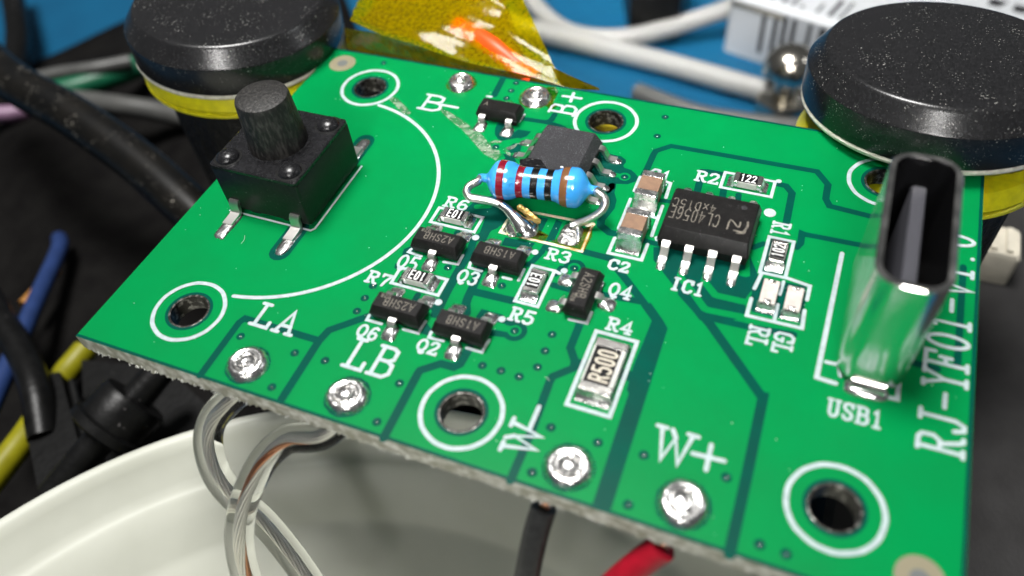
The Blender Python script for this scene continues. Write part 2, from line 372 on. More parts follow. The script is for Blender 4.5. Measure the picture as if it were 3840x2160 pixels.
# ------------------------------------------------------------------ stroke lettering (4 x 6 grid)
def _el(cx, cy, rx, ry, n=18): return [(cx+rx*math.cos(2*math.pi*i/n), cy+ry*math.sin(2*math.pi*i/n)) for i in range(n+1)]
S3 = [(3.6,4.8),(3.2,5.7),(2.2,6),(1,5.7),(.6,4.6),(1.2,3.5),(3,2.6),(3.6,1.6),(3.1,.4),(2,0),(.9,.3),(.5,1.3)]
FONT = {
'R':[[(0.7,0),(0.7,6)],[(0,0),(1.5,0)],[(0,6),(2.6,6),(3.5,5.5),(3.6,4),(2.7,3.1),(0.7,3.1)],[(2.0,3.1),(3.1,0.5),(3.5,0),(4.2,0)]],
'B':[[(0.7,0),(0.7,6)],[(0,6),(2.6,6),(3.5,5.5),(3.5,3.8),(2.6,3.2),(0.7,3.2)],[(2.6,3.2),(3.8,2.6),(3.9,.9),(2.9,0),(0,0)]],
'L':[[(0.2,6),(2,6)],[(1.1,6),(1.1,0)],[(0.2,0),(3.9,0),(3.9,1.5)]],
'A':[[(0.6,0),(2.1,6),(3.6,0)],[(1.1,1.9),(3.1,1.9)],[(0,0),(1.3,0)],[(2.9,0),(4.2,0)]],
'Q':[_el(2,3.1,1.8,2.8),[(1.5,0.5),(2.0,-0.6),(2.9,-.9),(3.6,-.3)]],
'C':[[(3.8,5.9),(3.8,4.4)],[(3.8,4.9),(2.9,6),(1.5,6),(0.4,4.8),(0.4,1.2),(1.5,0),(2.9,0),(3.9,1.1)]],
'G':[[(3.8,5.9),(3.8,4.4)],[(3.8,4.9),(2.9,6),(1.5,6),(0.4,4.8),(0.4,1.2),(1.5,0),(2.9,0),(3.7,0.9),(3.7,2.5)],[(2.5,2.5),(4.2,2.5)]],
'W':[[(0.2,6),(1.1,0),(2.1,4.6),(3.1,0),(4.0,6)],[(-.4,6),(.8,6)],[(1.5,6),(2.1,4.6)],[(3.4,6),(4.6,6)]],
'I':[[(2,0),(2,6)],[(1.1,0),(2.9,0)],[(1.1,6),(2.9,6)]],
'U':[[(0.7,6),(.7,1.2),(1.5,0),(2.7,0),(3.5,1.2),(3.5,6)],[(0,6),(1.4,6)],[(2.8,6),(4.2,6)]],
'S':[S3,[(3.6,6),(3.6,4.6)]],
'J':[[(2.9,6),(2.9,1.2),(2.1,0),(1,0),(.4,1.3)],[(1.9,6),(4.1,6)]],
'Y':[[(0.4,6),(2.1,3),(3.8,6)],[(2.1,3),(2.1,0)],[(1.2,0),(3,0)],[(-.2,6),(1,6)],[(3.2,6),(4.4,6)]],
'F':[[(0.9,0),(.9,6)],[(0,6),(3.8,6),(3.8,4.7)],[(.9,3.1),(2.6,3.1)],[(2.6,3.9),(2.6,2.3)],[(0,0),(1.8,0)]],
'V':[[(0.3,6),(2.1,0),(3.9,6)],[(-.3,6),(1,6)],[(3.2,6),(4.5,6)]],
'0':[_el(2,3,1.6,3)],'1':[[(1.1,5),(2,6),(2,0)],[(1,0),(3,0)]],
'2':[[(.5,4.6),(.9,5.6),(2,6),(3.2,5.6),(3.5,4.5),(2.9,3.2),(.5,0.4),(.5,0),(3.7,0),(3.7,.9)]],
'3':[[(.5,5),(1.2,6),(2.8,6),(3.5,5.2),(3.4,3.9),(2.4,3.2),(3.5,2.6),(3.7,1.2),(2.8,0),(1.2,0),(.4,1)]],
'4':[[(2.9,0),(2.9,6),(.4,1.8),(4,1.8)],[(2.1,0),(3.8,0)]],
'5':[[(3.5,6),(.9,6),(.7,3.4),(2.4,3.7),(3.6,2.8),(3.6,1.1),(2.6,0),(1.2,0),(.5,.8)]],
'6':[[(3.4,5.4),(2.4,6),(1.2,5.4),(.5,3.4),(.5,1.4),(1.4,0),(2.8,0),(3.6,1.1),(3.6,2.5),(2.6,3.4),(1.2,3),(.6,2)]],
'7':[[(.5,4.9),(.5,6),(3.7,6),(2.2,2.5),(1.7,0)]],
'8':[[(2,3.2),(.8,4),(.8,5.3),(2,6),(3.2,5.3),(3.2,4),(2,3.2),(.5,2.2),(.5,.8),(2,0),(3.5,.8),(3.5,2.2),(2,3.2)]],
'-':[[(0.3,2.8),(3.7,2.8)]],'.':[[(1.8,0.1),(2.0,0.1)]],'+':[[(0.2,2.8),(3.8,2.8)],[(2,.8),(2,4.8)]],
}
PLAIN = dict(FONT)     # sans letters of chip markings
PLAIN.update({'R':[[(0.6,0),(0.6,6),(2.6,6),(3.5,5.4),(3.5,3.9),(2.6,3.1),(.6,3.1)],[(2.1,3.1),(3.7,0)]],'A':[[(0.3,0),(2,6),(3.7,0)],[(0.9,2),(3.1,2)]],
'S':[S3],'H':[[(.5,0),(.5,6)],[(3.5,0),(3.5,6)],[(.5,3),(3.5,3)]],'B':[[(0.6,0),(0.6,6),(2.6,6),(3.4,5.4),(3.4,3.8),(2.6,3.2),(0.6,3.2)],[(2.6,3.2),(3.6,2.5),(3.6,.8),(2.7,0),(.6,0)]],
'C':[[(3.6,4.9),(2.8,6),(1.5,6),(0.5,4.8),(0.5,1.2),(1.5,0),(2.8,0),(3.6,1.1)]],'L':[[(.7,6),(.7,0),(3.6,0)]],'E':[[(3.5,6),(.6,6),(.6,0),(3.5,0)],[(.6,3.1),(3,3.1)]],
'D':[[(.6,0),(.6,6),(2.2,6),(3.5,4.6),(3.5,1.4),(2.2,0),(.6,0)]],'x':[[(.6,0),(3.4,4)],[(.6,4),(3.4,0)]],'1':[[(1.3,5.2),(2.1,6),(2.1,0)]],'4':[[(2.9,0),(2.9,6),(.4,1.8),(3.9,1.8)]],
'2':[[(.5,4.6),(.9,5.6),(2,6),(3.2,5.6),(3.5,4.5),(2.9,3.2),(.4,0),(3.7,0)]],'0':[[(.6,1),(.6,5),(1.4,6),(2.6,6),(3.4,5),(3.4,1),(2.6,0),(1.4,0),(.6,1)]],
'3':[[(.5,6),(3.4,6),(3.4,0),(.5,0)],[(1,3.1),(3.4,3.1)]]})
def lettering(mb, s, o, ang, width, height, w, z, font=FONT, h=0.012, jit=0.0):
    n = len(s); adv = 5.2; tot = adv*(n-1)+4.2; kx, ky = width/tot, height/6.0
    ca, sa = math.cos(ang), math.sin(ang); k = 0
    for i, ch in enumerate(s):
        for st in font.get(ch, []):
            pts = []
            for x, y in st:
                x = (x+adv*i)*kx; y = y*ky
                pts.append((o[0]+x*ca-y*sa+random.uniform(-jit,jit), o[1]+x*sa+y*ca+random.uniform(-jit,jit)))
            mb.ribbon(pts, w, z+0.0015*(k % 4), h=h); k += 1
    return mb
def text_px(s, crop, bl, br, tl, deg, w=0.17, z=0.024, font=FONT, mb=None):
    a = math.radians(deg); d = np.array([math.cos(a), math.sin(a)]); up = np.array([-d[1], d[0]])
    o = U(crop, *bl, z)[:2]; W = (U(crop, *br, z)[:2]-o)@d; Hh = (U(crop, *tl, z)[:2]-o)@up
    return lettering(mb or MB(), s, o, a, W, Hh, w, z, font)

# ================================================================== surroundings: the mat
ZT = -H
mb = MB(); mb.loft([(ZT-3, 420, 420, 20), (ZT, 420, 420, 20)], (0, 60))
mb.build('table_mat', BLUEMAT, kind='structure', label='blue silicone work mat under everything', smooth=0.5)

# ================================================================== circuit board
BX, BY, BT = 44.5, 28.42, 1.05
HOLES = [(5.1,3.52),(22.2,2.58),(39.35,3.5),(5.1,24.72),(22.18,25.64),(39.35,24.72)]
board = thing('circuit_board', 'populated green circuit board clamped between two black caps', 'circuit board', (22.25, 14.2, -BT))

def plate(holes, r, z, flip=False, n=40):
    bm = bmesh.new(); es = []
    def loop(pts):
        vs = [bm.verts.new((p[0], p[1], z)) for p in pts]
        for i in range(len(vs)): es.append(bm.edges.new((vs[i], vs[(i+1) % len(vs)])))
    loop([(0,0),(BX,0),(BX,BY),(0,BY)])
    for c in holes: loop([(c[0]+r*math.cos(2*math.pi*i/n), c[1]+r*math.sin(2*math.pi*i/n)) for i in range(n)])
    bmesh.ops.triangle_fill(bm, use_beauty=True, use_dissolve=False, edges=es)
    bm.verts.index_update()
    vs = [tuple(v.co) for v in bm.verts]; fs = []
    for f in bm.faces:
        ids = [v.index for v in f.verts]
        up = f.normal.z if f.normal.length else 1
        f.normal_update(); up = f.normal.z
        fs.append(tuple(ids if (up > 0) != flip else ids[::-1]))
    bm.free(); return vs, fs
RH = 1.06
mb = MB(); mb.add(*plate(HOLES, RH, 0.0)); mb.build('solder_mask', GREEN, board, smooth=0)
mb = MB(); mb.add(*plate(HOLES, RH, -BT, True)); mb.build('board_underside', LAMIN, board, smooth=0)
# frayed laminate edge
mb = MB(); per = [(0,0),(BX,0),(BX,BY),(0,BY)]
for k in range(4):
    a, b = np.array(per[k]), np.array(per[(k+1) % 4]); L = np.linalg.norm(b-a); n = int(L/0.13); d = (b-a)/L; nn = np.array([d[1], -d[0]])
    lv = 5; v = []; f = []; ph = random.random()*9
    for i in range(n+1):
        p = a+d*L*i/n
        slow = 0.5+0.5*math.sin(i*0.11+ph)*math.sin(i*0.047+2*ph)
        for j in range(lv):
            t = j/(lv-1); amp = (0.0, 0.015, 0.03, 0.07, 0.13)[j]*(0.5+slow)
            e = amp*random.random()**1.5 if 0 < i < n else 0
            zz = -BT*t - (random.random()**3*0.16*slow if j == lv-1 else 0)
            v.append((*(p+nn*e), zz))
    for i in range(n):
        for j in range(lv-1): f.append((i*lv+j+1, (i+1)*lv+j+1, (i+1)*lv+j, i*lv+j))
    mb.add(v, f)
mb.build('board_edge', FRAYED, board, smooth=0.5)
# loose fibres on the front edge
mb = MB()
for i in range(90):
    x = random.uniform(1, 37); L = random.uniform(0.08, 0.22); a = random.uniform(-2.9, -0.2)
    p0 = np.array([x, -0.06, -BT+random.uniform(-0.05,0.25)]); p1 = p0+np.array([math.cos(a)*L*0.9, math.sin(a)*L*0.45-0.02, -random.random()*0.12])
    mb.tube([p0, (p0+p1)/2+np.array([0,-.02,.02]), p1], random.uniform(0.012,0.03), 5, 2)
mb.build('edge_fibre', mat('glass fibre', (0.8,0.8,0.74), 0.5), board, kind='stuff')

# --- gaps in the copper
gap_n = [0]
def gap(m, name='copper_gap', z=None):
    gap_n[0] += 1
    m.build(name, DARK, board, smooth=0)
def gl(crop, pts, w, z=0.006): gap(MB().ribbon(PTS(crop, pts), w, z+0.0004*(gap_n[0] % 9), cap=True))
def gp(crop, pts, z=0.006): gap(MB().poly(PTS(crop, pts), z+0.0004*(gap_n[0] % 9)))
def mix(*items): return [q for c, pts in items for q in PTS(c, pts)]
def glm(items, w, z=0.006): gap(MB().ribbon(mix(*items), w, z+0.0004*(gap_n[0] % 9)))
gl('Z4', [(1360,1282),(1625,922),(1662,895),(2165,1045)], .42)
glm([('Z4',[(1912,1445),(2165,1050),(2235,975),(2500,882)]),('B3',[(120,1005),(420,900)])], .46)
glm([('Z8',[(432,512),(668,68)]),('B4',[(215,1262),(680,1110),(980,1190),(1120,1120),(1250,900),(1330,760)])], .46)
glm([('Z8',[(1293,800),(1440,460),(1560,130)]),('A8',[(105,765),(385,650),(390,600),(325,410),(445,110)])], .43)
gl('A8', [(395,610),(560,620),(1060,760)], .62)
gp('N', [(2217,1905),(2357,1476),(2350,1461),(2375,1374),(2444,1203),(2406,1150),(2440,1135),(2486,1200),(2504,1232),(2291,1912)])
glm([('A5',[(1325,258),(1730,362),(1760,380)]),('N',[(2300,990),(2345,1045),(2425,1150)])], .44)
gl('A5', [(860,760),(1165,845)], .40)
gl('A5', [(1580,900),(2180,1010)], .42)
gap(MB().disc(U('A5',1180,505)[:2], .63, 0.0061))
gl('A5', [(985,500),(900,600)], .35)
# around the transistors
glm([('B1',[(1330,1200)]),('B2',[(660,50),(530,240),(395,480),(330,610),(200,850),(90,1080),(10,1240)]),('B3',[(1640,960)])], .50)
gp('B1', [(1220,1300),(1300,1090),(1390,860),(1560,810),(1700,450),(1400,340),(1250,320),(1300,220),(1420,130),(1650,110),(1900,200),(2160,300),(2200,520),(2050,640),(1900,690),(1800,790),(1700,990),(1500,1000),(1400,1330)])
gp('B3', [(1320,1390),(1440,1140),(1560,1290),(1480,1440)])
gp('B3', [(1570,620),(1700,600),(1800,700),(1790,800),(1640,1020),(1530,820)])
gl('B3', [(1250,520),(1180,650)], .36)
gl('B1', [(1060,790),(1010,900)], .36)
gl('B2', [(1000,250),(900,480),(800,720),(690,950),(650,1080),(660,1290)], .50)
gl('B2', [(860,815),(1690,1010)], .50)
gp('B2', [(880,1370),(1000,1200),(1490,1330),(1480,1500),(900,1500)])
gl('B4', [(2050,120),(2415,200)], .40)
gl('B4', [(1780,400),(2180,450)], .42)
gap(MB().disc(U('Z5',1305,1120)[:2], .66, 0.0064))
gp('A4', [(500,420),(520,370),(580,345),(620,360),(600,420),(540,450)])
gp('A4', [(440,500),(430,545),(470,560),(520,540)])
gp('A5', [(140,40),(590,130),(520,225),(80,160)])
gp('A3', [(1180,850),(1290,870),(1150,1140),(1070,1110)]); gp('A3', [(1400,880),(1480,920),(1370,1170),(1260,1165)])
glm([('A3',[(1300,1290)]),('A5',[(770,120),(700,250),(560,400),(480,460)])], .36)
gp('A3', [(150,760),(280,640),(520,560),(760,700),(720,880),(600,1000),(500,1040),(420,880)])
# charger chip tracks
gp('B6', [(60,-200),(60,100),(270,290),(260,350),(620,810),(1110,1455),(1850,1455),(2150,1385),(2150,960),(2300,760),(2390,350),(2340,425),(2160,480),(2000,440),(1980,330),(2130,320),(2200,0),(2100,-150)])
glm([('Z6',[(215,725),(400,930),(750,1420)]),('Z9',[(765,228),(655,760),(535,1300)])], .50)
gl('Z6', [(370,885),(690,958),(970,1005)], .40)
gp('A7', [(300,430),(390,640),(640,690),(870,735),(860,900),(825,1110),(600,1060),(320,990),(290,900),(320,800),(300,600)])
gl('A7', [(330,345),(440,305)], .36)
gp('A7', [(470,250),(700,300),(640,620),(410,600)])
glm([('A3',[(2160,420),(2135,520),(2165,620),(2140,720),(2010,880),(2000,960),(2120,1060),(2270,1085)])], .46)
gl('A6', [(780,500),(900,515)], .30); gl('A6', [(590,1000),(760,1045)], .36)
glm([('Z6',[(1500,203),(1215,132),(1190,85)]),('Z3',[(1192,1330),(1205,1255),(1130,1165),(600,1072),(140,992)]),('B5',[(1690,520),(1640,590),(1500,900),(1390,1110)])], .40)
gl('A6', [(2215,295),(2330,320),(2405,410),(2335,770)], .42)
gl('A6', [(1290,135),(1370,140),(1560,175)], .36); gl('A6', [(1270,240),(1235,385)], .42); gl('A6', [(1560,370),(1545,460)], .40); gl('A6', [(1745,430),(1735,500)], .36)
glm([('A7',[(770,345),(812,300),(825,200)]),('Z6',[(1050,325),(1400,392),(1520,405)])], .38)
gl('B7', [(900,835),(1060,880),(1240,925)], .40); gl('B7', [(1480,0),(1455,400),(1425,900)], .34)
# upper chip
gl('Z2', [(1345,575),(1280,700)], .46)
gl('B8', [(980,35),(1500,112),(1620,60),(1690,-60)], .40); gl('B8', [(1480,105),(1800,205),(1900,250)], .40)
gp('B8', [(390,130),(340,260),(335,380),(400,480),(480,560),(880,490),(1060,430),(1160,320),(870,278),(770,330),(700,300),(560,140)])
gp('B8', [(600,700),(760,590),(960,610),(900,780),(700,810)]); gp('B8', [(510,815),(580,920),(470,1010),(380,1090),(600,1110),(820,1000),(760,880)])
gp('B5', [(600,580),(900,640),(1010,720),(1010,780),(950,850),(970,900),(1130,950),(1230,1040),(1290,1110),(1230,1210),(1050,1275),(800,1265),(755,1300),(760,1360),(640,1470),(200,1600),(100,1300),(200,900),(350,600),(520,450)])
# isolation round the switch pads
def capsule(crop, a, b, w): gap(MB().ribbon(PTS(crop, [a, b]), w, 0.0066))
for ya, yb in ((8.95,11.0),(19.35,17.2)): gap(MB().ribbon([(7.62,ya),(7.62,yb)], 1.32, 0.0066))
# bare margin along the cut edges
for a, b in (((0,.09),(BX,.09)), ((BX-.10,0),(BX-.10,BY)), ((0,BY-.08),(BX,BY-.08))): gap(MB().ribbon([a,b], .17, 0.0093, cap=False), 'edge_margin')
# bright copper tracks laid over dark pockets
def trk(crop, pts, w): MB().ribbon(PTS(crop, pts), w, 0.0115).build('copper_track', GREEN, board, smooth=0)
trk('B6', [(720,300),(672,480),(990,880),(1215,1190),(1290,1225),(2140,1395)], .40); trk('B6', [(1270,420),(1215,575),(1455,880),(1510,900),(2170,1052)], .40)
trk('B1', [(1500,215),(1780,200)], .38)
MB().disc(U('A5',1180,505)[:2], .36, 0.0116).build('via_pad', GREEN, board, smooth=0); trk('A5', [(1150,560),(1090,660)], .42)
MB().disc(U('Z5',1305,1120)[:2], .36, 0.0116).build('via_pad', GREEN, board, smooth=0); trk('B4', [(1880,260),(2300,345)], .42)
MB().disc(U('B5',980,1105)[:2], .36, 0.0116).build('via_pad', GREEN, board, smooth=0); trk('B5', [(760,1065),(960,1100)], .34)
trk('B8', [(357,660),(480,590),(850,520)], .46)

# --- plated mounting holes with legend rings
for c in HOLES:
    MB().ring(c, RH, 1.34, 0.0100, 48).build('hole_clearance', DARK, board, smooth=0)
    MB().ring(c, RH-.02, 1.16, 0.0135, 48, h=0.012).build('hole_land', HOLEW, board)
    MB().lathe([(RH-.012, -BT-.02), (RH-.012, -.5), (RH-.005, .012)], (*c, 0), n=40, noise=0.012).build('hole_wall', HOLEW, board)
    MB().ring(c, 1.89, 2.13, 0.024, 72, wob=0.012, h=0.014).build('silkscreen_ring', SILK, board)
for c, hr in ((U('Z2',165,465)[:2], .38), (np.array([42.85,1.55]), .40)):
    MB().ring(c, hr, .98, 0.0125, 40).build('corner_pad', BEIGE, board, smooth=0)
    MB().disc(c, hr, 0.0129, 24).build('corner_hole', mat('grey plugged hole', (0.12,0.13,0.13), 0.5), board, smooth=0)

# --- vias
VIA = [('Z4',1635,1017),('Z4',2003,1130),('Z4',1847,1362),('Z4',2208,1182),('Z4',2478,757),('Z4',2425,845),('Z8',540,140),('Z8',387,402),('Z8',1103,20),('Z8',1230,55),('Z8',1353,95),('Z8',1477,30),
('Z8',1568,440),('Z8',1888,543),('Z8',1440,745),('Z8',2200,628),('Z8',2093,965),('Z9',515,780),('Z9',740,1235),('Z9',920,1300),('Z5',205,770),('Z5',787,628),('Z5',1205,770),('Z5',1305,1120),('Z5',1595,1148),
('Z5',1540,1275),('A5',1180,510),('B5',980,1110),('B5',1718,185),('B8',357,672),('Z2',468,462),('Z2',1405,667),('Z2',1370,722),('Z2',1440,610),('Z2',2477,998),('Z2',2535,860)]
done = []
for c, x, y in VIA:
    p = U(c, x, y)[:2]
    if any(np.hypot(*(p-q)) < 0.3 for q in done): continue
    done.append(p)
    o = MB().lathe([(.24,0.0125),(.21,0.030),(.15,0.024),(.08,.0135),(.001,.0130)], (*p, 0), n=20).build('via', DARK, board)
    MB().blob((p[0]+.02, p[1]-.03, 0.0135), .06, .05, .05, n=10, k=4, noise=0).build('via_glint', TIN, o)  # small tin bead standing in for the highlight in the via

# --- legend outlines
def outl(m, mt=SILK): m.build('silkscreen_outline', mt, board)
def sl(crop, pts, w=.18, closed=False): outl(MB().ribbon(PTS(crop, pts), w, 0.0242, closed, h=0.012))
def sm(pts, w=.18, closed=False, mt=SILK): outl(MB().ribbon(pts, w, 0.0242, closed, h=0.012), mt)
def rect(x0, y0, x1, y1, w=.19): sm([(x0,y0),(x1,y0),(x1,y1),(x0,y1)], w, True)
arc_c = (5.57,14.12)
a0 = math.atan2(23.15-14.12, 6.72-5.57); a1 = math.atan2(5.16-14.12, 6.94-5.57)
sm([(arc_c[0]+9.0*math.cos(a1+(a0-a1)*i/60), arc_c[1]+9.0*math.sin(a1+(a0-a1)*i/60)) for i in range(61)], .24)
rect(26.86,4.62,29.02,9.24,.21); rect(22.12,9.8,23.42,12.46); rect(15.1,13.84,17.95,15.1); rect(15.06,8.86,17.97,10.04); rect(33.9,15.72,35.22,18.46); rect(30.5,21.62,33.42,22.98)
sm([(23.42,12.46),(23.75,12.36)], .2)
sm([(19.45,15.35),(19.42,14.3),(24.36,14.3),(24.3,16.3)], .2, mt=BURNT); sm([U('A3',1090,790)[:2], U('A3',1650,895)[:2]], .2, mt=BURNT); sm([U('A3',1820,960)[:2], U('A3',1890,950)[:2]], .34, mt=BURNT)
sl('A7', [(345,760),(415,615)], .2); sl('A7', [(665,650),(905,735),(875,875)], .2); sl('A7', [(850,980),(825,1160),(268,1030),(315,860)], .2); sl('A7', [(640,690),(600,820)], .18); sl('A7', [(580,920),(545,1080)], .18)
sl('A6', [(215,965),(135,1150),(545,1240),(620,1045)], .2)
sl('A6', [(530,210),(455,385)], .2); sl('A6', [(845,270),(905,290),(845,470)], .2); sl('A6', [(410,485),(262,850)], .2); sl('A6', [(805,570),(670,940)], .2); sl('A6', [(650,700),(740,720)], .2)
sl('A6', [(735,965),(740,985)], .26)
glob = [('B1',1470,915,.22),('B3',1715,690,.22),('Z5',1462,510,.2),('Z5',1205,1030,.2),('A5',1030,550,.2),('A6',2130,655,.34),('A6',2240,265,.17)]
for c, x, y, r in glob: outl(MB().blob((*U(c,x,y)[:2], 0.0242), r, r, .03, n=20, k=4, noise=.01))
sl('B3', [(150,985),(95,1090),(430,1180)]); sl('B3', [(1425,1120),(1260,1390),(925,1300)])
sl('A4', [(585,375),(560,400),(675,440)]); sl('A4', [(1052,430),(1005,512),(880,490)])
sl('B2', [(755,150),(715,265),(1000,345)]); sl('B2', [(1965,310),(1840,560)]); sl('B2', [(1490,490),(1670,535)])
sl('B4', [(470,390),(415,520),(740,600)]); sl('B4', [(1780,580),(1610,855),(1275,755)])
sl('A5', [(1605,725),(1545,890)]); sl('A5', [(1440,1175),(1370,1340),(1105,1280)])
sl('A2', [(965,400),(890,505)]); sl('A2', [(460,150),(520,160)])
glm  # (legend round the socket follows)
outl(MB().ribbon(mix(('Z6',[(1300,455)]),('B7',[(150,1005),(320,1060)])), .24, 0.0242, h=0.012))
sl('B7', [(895,1050),(880,1205),(775,1180)], .22); sl('B7', [(235,865),(350,890),(365,990)], .2)

# --- legend lettering
def sttext(m, mt=SILK): m.build('silkscreen_text', mt, board)
T = [('LA','Z4',(1690,925),(1975,1010),(1785,788),0,.22),('LB','D',(858,917),(983,938),(884,846),0,.22),('B','Z2',(718,792),(885,806),(775,690),0,.21),
('B','A2',(1625,415),(1690,292),(1302,348),90,.20),('W','Z8',(1445,640),(1512,455),(1212,615),90,.22),('W','Z9',(5,635),(245,700),(66,430),0,.22),
('USB1','Z9',(1195,350),(1575,450),(1197,240),0,.15),('R6','B1',(740,185),(1260,270),(875,-10),0,.17),('R7','A4',(165,660),(375,705),(213,566),0,.17),
('R5','A5',(185,1270),(545,1345),(258,1095),0,.17),('R4','A8',(765,170),(1065,250),(800,30),0,.16),('R3','A5',(740,350),(1090,430),(805,205),0,.16),
('C2','A5',(1680,500),(1990,575),(1715,365),0,.17),('Q5','A4',(440,530),(620,555),(480,412),0,.16),('Q3','A4',(985,655),(1170,685),(1015,548),0,.16),
('Q6','A4',(75,1150),(262,1185),(105,1040),0,.16),('Q2','A4',(620,1280),(815,1320),(675,1182),0,.16),('Q4','A5',(1680,900),(2010,985),(1725,715),0,.16),
('IC1','B6',(430,735),(1180,895),(510,480),0,.17),('R2','A6',(1205,245),(1490,295),(1245,133),0,.17),('R1','A7',(545,80),(522,210),(708,125),-90,.15),
('RL','A7',(312,1125),(258,1310),(500,1165),-90,.16),('GL','A7',(570,1185),(522,1385),(752,1220),-90,.16),('C1','A6',(610,260),(880,300),(665,105),0,.17)]
for s, c, bl, br, tl, deg, wd in T: sttext(text_px(s, c, bl, br, tl, deg, wd))
o = U('Z9',2118,655)[:2]; e = U('Z6',2150,335)[:2]; t = U('Z9',1808,585)[:2]
sttext(lettering(MB(), 'RJ-YF01-V1.0', o, math.pi/2, e[1]-o[1], o[0]-t[0], .21, 0.0242))
for c, pts in (('Z2',[(895,772),(1010,793)]),('Z8',[(1425,450),(1488,300)]),('Z9',[(285,618),(500,670)]),('A2',[(1490,148),(1735,182)])): sttext(MB().ribbon(PTS(c,pts), .22, 0.0242, h=.012))
for c, pts in (('Z9',[(412,560),(376,730)]),('A2',[(1635,110),(1592,225)])): sttext(MB().ribbon(PTS(c,pts), .22, 0.0262, h=.012))

# --- soldered wire pads
def wirepad(c, r, twist, label):
    prof = [(r,0.012),(r*.97,.10),(r*.86,.30),(r*.72,.42),(r*.60,.40),(r*.50,.30),(r*.42,.34),(r*.30,.44),(r*.14,.50),(0.001,.50)]
    o = MB().lathe(prof, (*c, 0), n=40, noise=0.018) if False else None
    k_ = (.94+.12*random.random(), .94+.12*random.random()); sk = (random.uniform(-.12,.12), random.uniform(-.12,.12))
    xf_ = lambda q: np.array([c[0]+(q[0]-c[0])*k_[0]+sk[0]*q[2], c[1]+(q[1]-c[1])*k_[1]+sk[1]*q[2], q[2]*(.8+.4*k_[0]*.5+.25*(q[0]-c[0])*sk[0]*4)])
    o = MB(xf_).lathe(prof, (*c, 0), n=40, noise=random.uniform(.012,.03)).build('solder_pad', SOLDER, board, smooth=1.2, label=label)
    pts = []
    for i in range(16):
        a = twist+i*0.42; rr = r*(0.52-0.022*i); pts.append((c[0]+rr*math.cos(a), c[1]+rr*math.sin(a), .36+.012*i))
    MB().tube(pts, .075, 8, 3).build('wire_end', SMOOTHSOLDER, o)
for (x, y), r, tw, lb in (((10.42,1.5),1.13,.3,'LA'),((16.43,1.5),1.13,2,'LB'),((28.05,1.52),1.15,4,'W minus'),((33.32,1.5),1.15,1,'W plus'),((11.28,26.85),1.0,3,'B minus'),((16.88,26.72),1.08,5,'B plus')):
    wirepad((x,y), r, tw, f'round solder pad with coiled wire end at the {lb} mark')
    MB().ring((x,y), r*.9, r*1.06, 0.0105, 40, wob=.03, h=.0).build('pad_clearance', DARK if y < 20 else AMBERFLUX, board, smooth=0)

# ------------------------------------------------------------------ chip packages
def lead(part, xf, c, d, w, zb, reach, t=0.16, foot=0.5):
    p = [(-.05,zb),(.16,zb),(.30,zb-.06),(.36,zb-.18),(reach-foot-.06,.26),(reach-foot+.02,.14),(reach-foot+.14,.10),(reach,.09)]
    MB(xf).strip(p, c, d, w, t).build('lead', LEADM, part, smooth=0.9)
def pad(part, xf, c, hx, hy, h=.10, p=5.0, m=None, peak=(0,0), noise=.03):
    MB(xf).blob((c[0], c[1], .012), hx, hy, h, 0, p, noise, peak=peak).build('solder_joint', m or SOLDER, part, smooth=1.2)
def sot(cx, cy, deg, label, top='', sub='', subflip=False):
    ang = math.radians(deg); X = frame(cx, cy, ang)
    o = MB(X).loft([(.10,1.34,.58,.05),(.14,1.38,.62,.08),(.52,1.47,.69,.08),(.60,1.47,.69,.08),(1.0,1.33,.50,.07),(1.05,1.28,.455,.06)]).build('transistor', EPOXY, board, smooth=0.5, label=label)
    MB(X).loft([(.525,1.49,.71,.08),(.56,1.49,.71,.08)]).build('mould_line', EPOXY, o)
    for x, s in ((0,-1),(-.95,1),(.95,1)):
        lead(o, X, (x, s*.66, 0), (0, s), .42, .58, .62, .14, .36)
        pad(o, X, (x, s*1.30), .42, .44, .30 if s < 0 else .20, 6, None, (0, -s*.20), .012)
    if top:
        m = MB(); a = ang+math.pi
        q = X(np.array([.98 if len(top) > 1 else -.6, .20, 0]))
        if len(top) > 1: lettering(m, top, q[:2], a, 1.75, .50, .055, 1.054, PLAIN, h=.001)
        else: lettering(m, top, X(np.array([1.05,.22,0]))[:2], a, .28, .36, .05, 1.054, PLAIN, h=.001)
        if sub:
            q = X(np.array([-.55,.38,0])); lettering(m, sub, q[:2], a, .55, .22, .04, 1.054, PLAIN, h=.001)
        m.build('marking', LASER, o)
    return o
sot(16.66,6.95,0,'black transistor marked A2SHB above the Q6 legend','A2SHB','028')
sot(20.37,6.92,0,'black transistor marked A1SHB above the Q2 legend','A1SHB')
sot(16.60,12.0,0,'black transistor marked A2SHB above the Q5 legend','A2SHB','028')
sot(20.32,12.0,0,'flux splashed transistor marked A1SHB above the Q3 legend','A1SHB')
sot(25.57,11.06,90,'black transistor turned sideways beside the Q4 legend','A2SHB','028')
sot(15.42,24.08,180,'small black three-legged chip marked A beside the round chip pads','A')

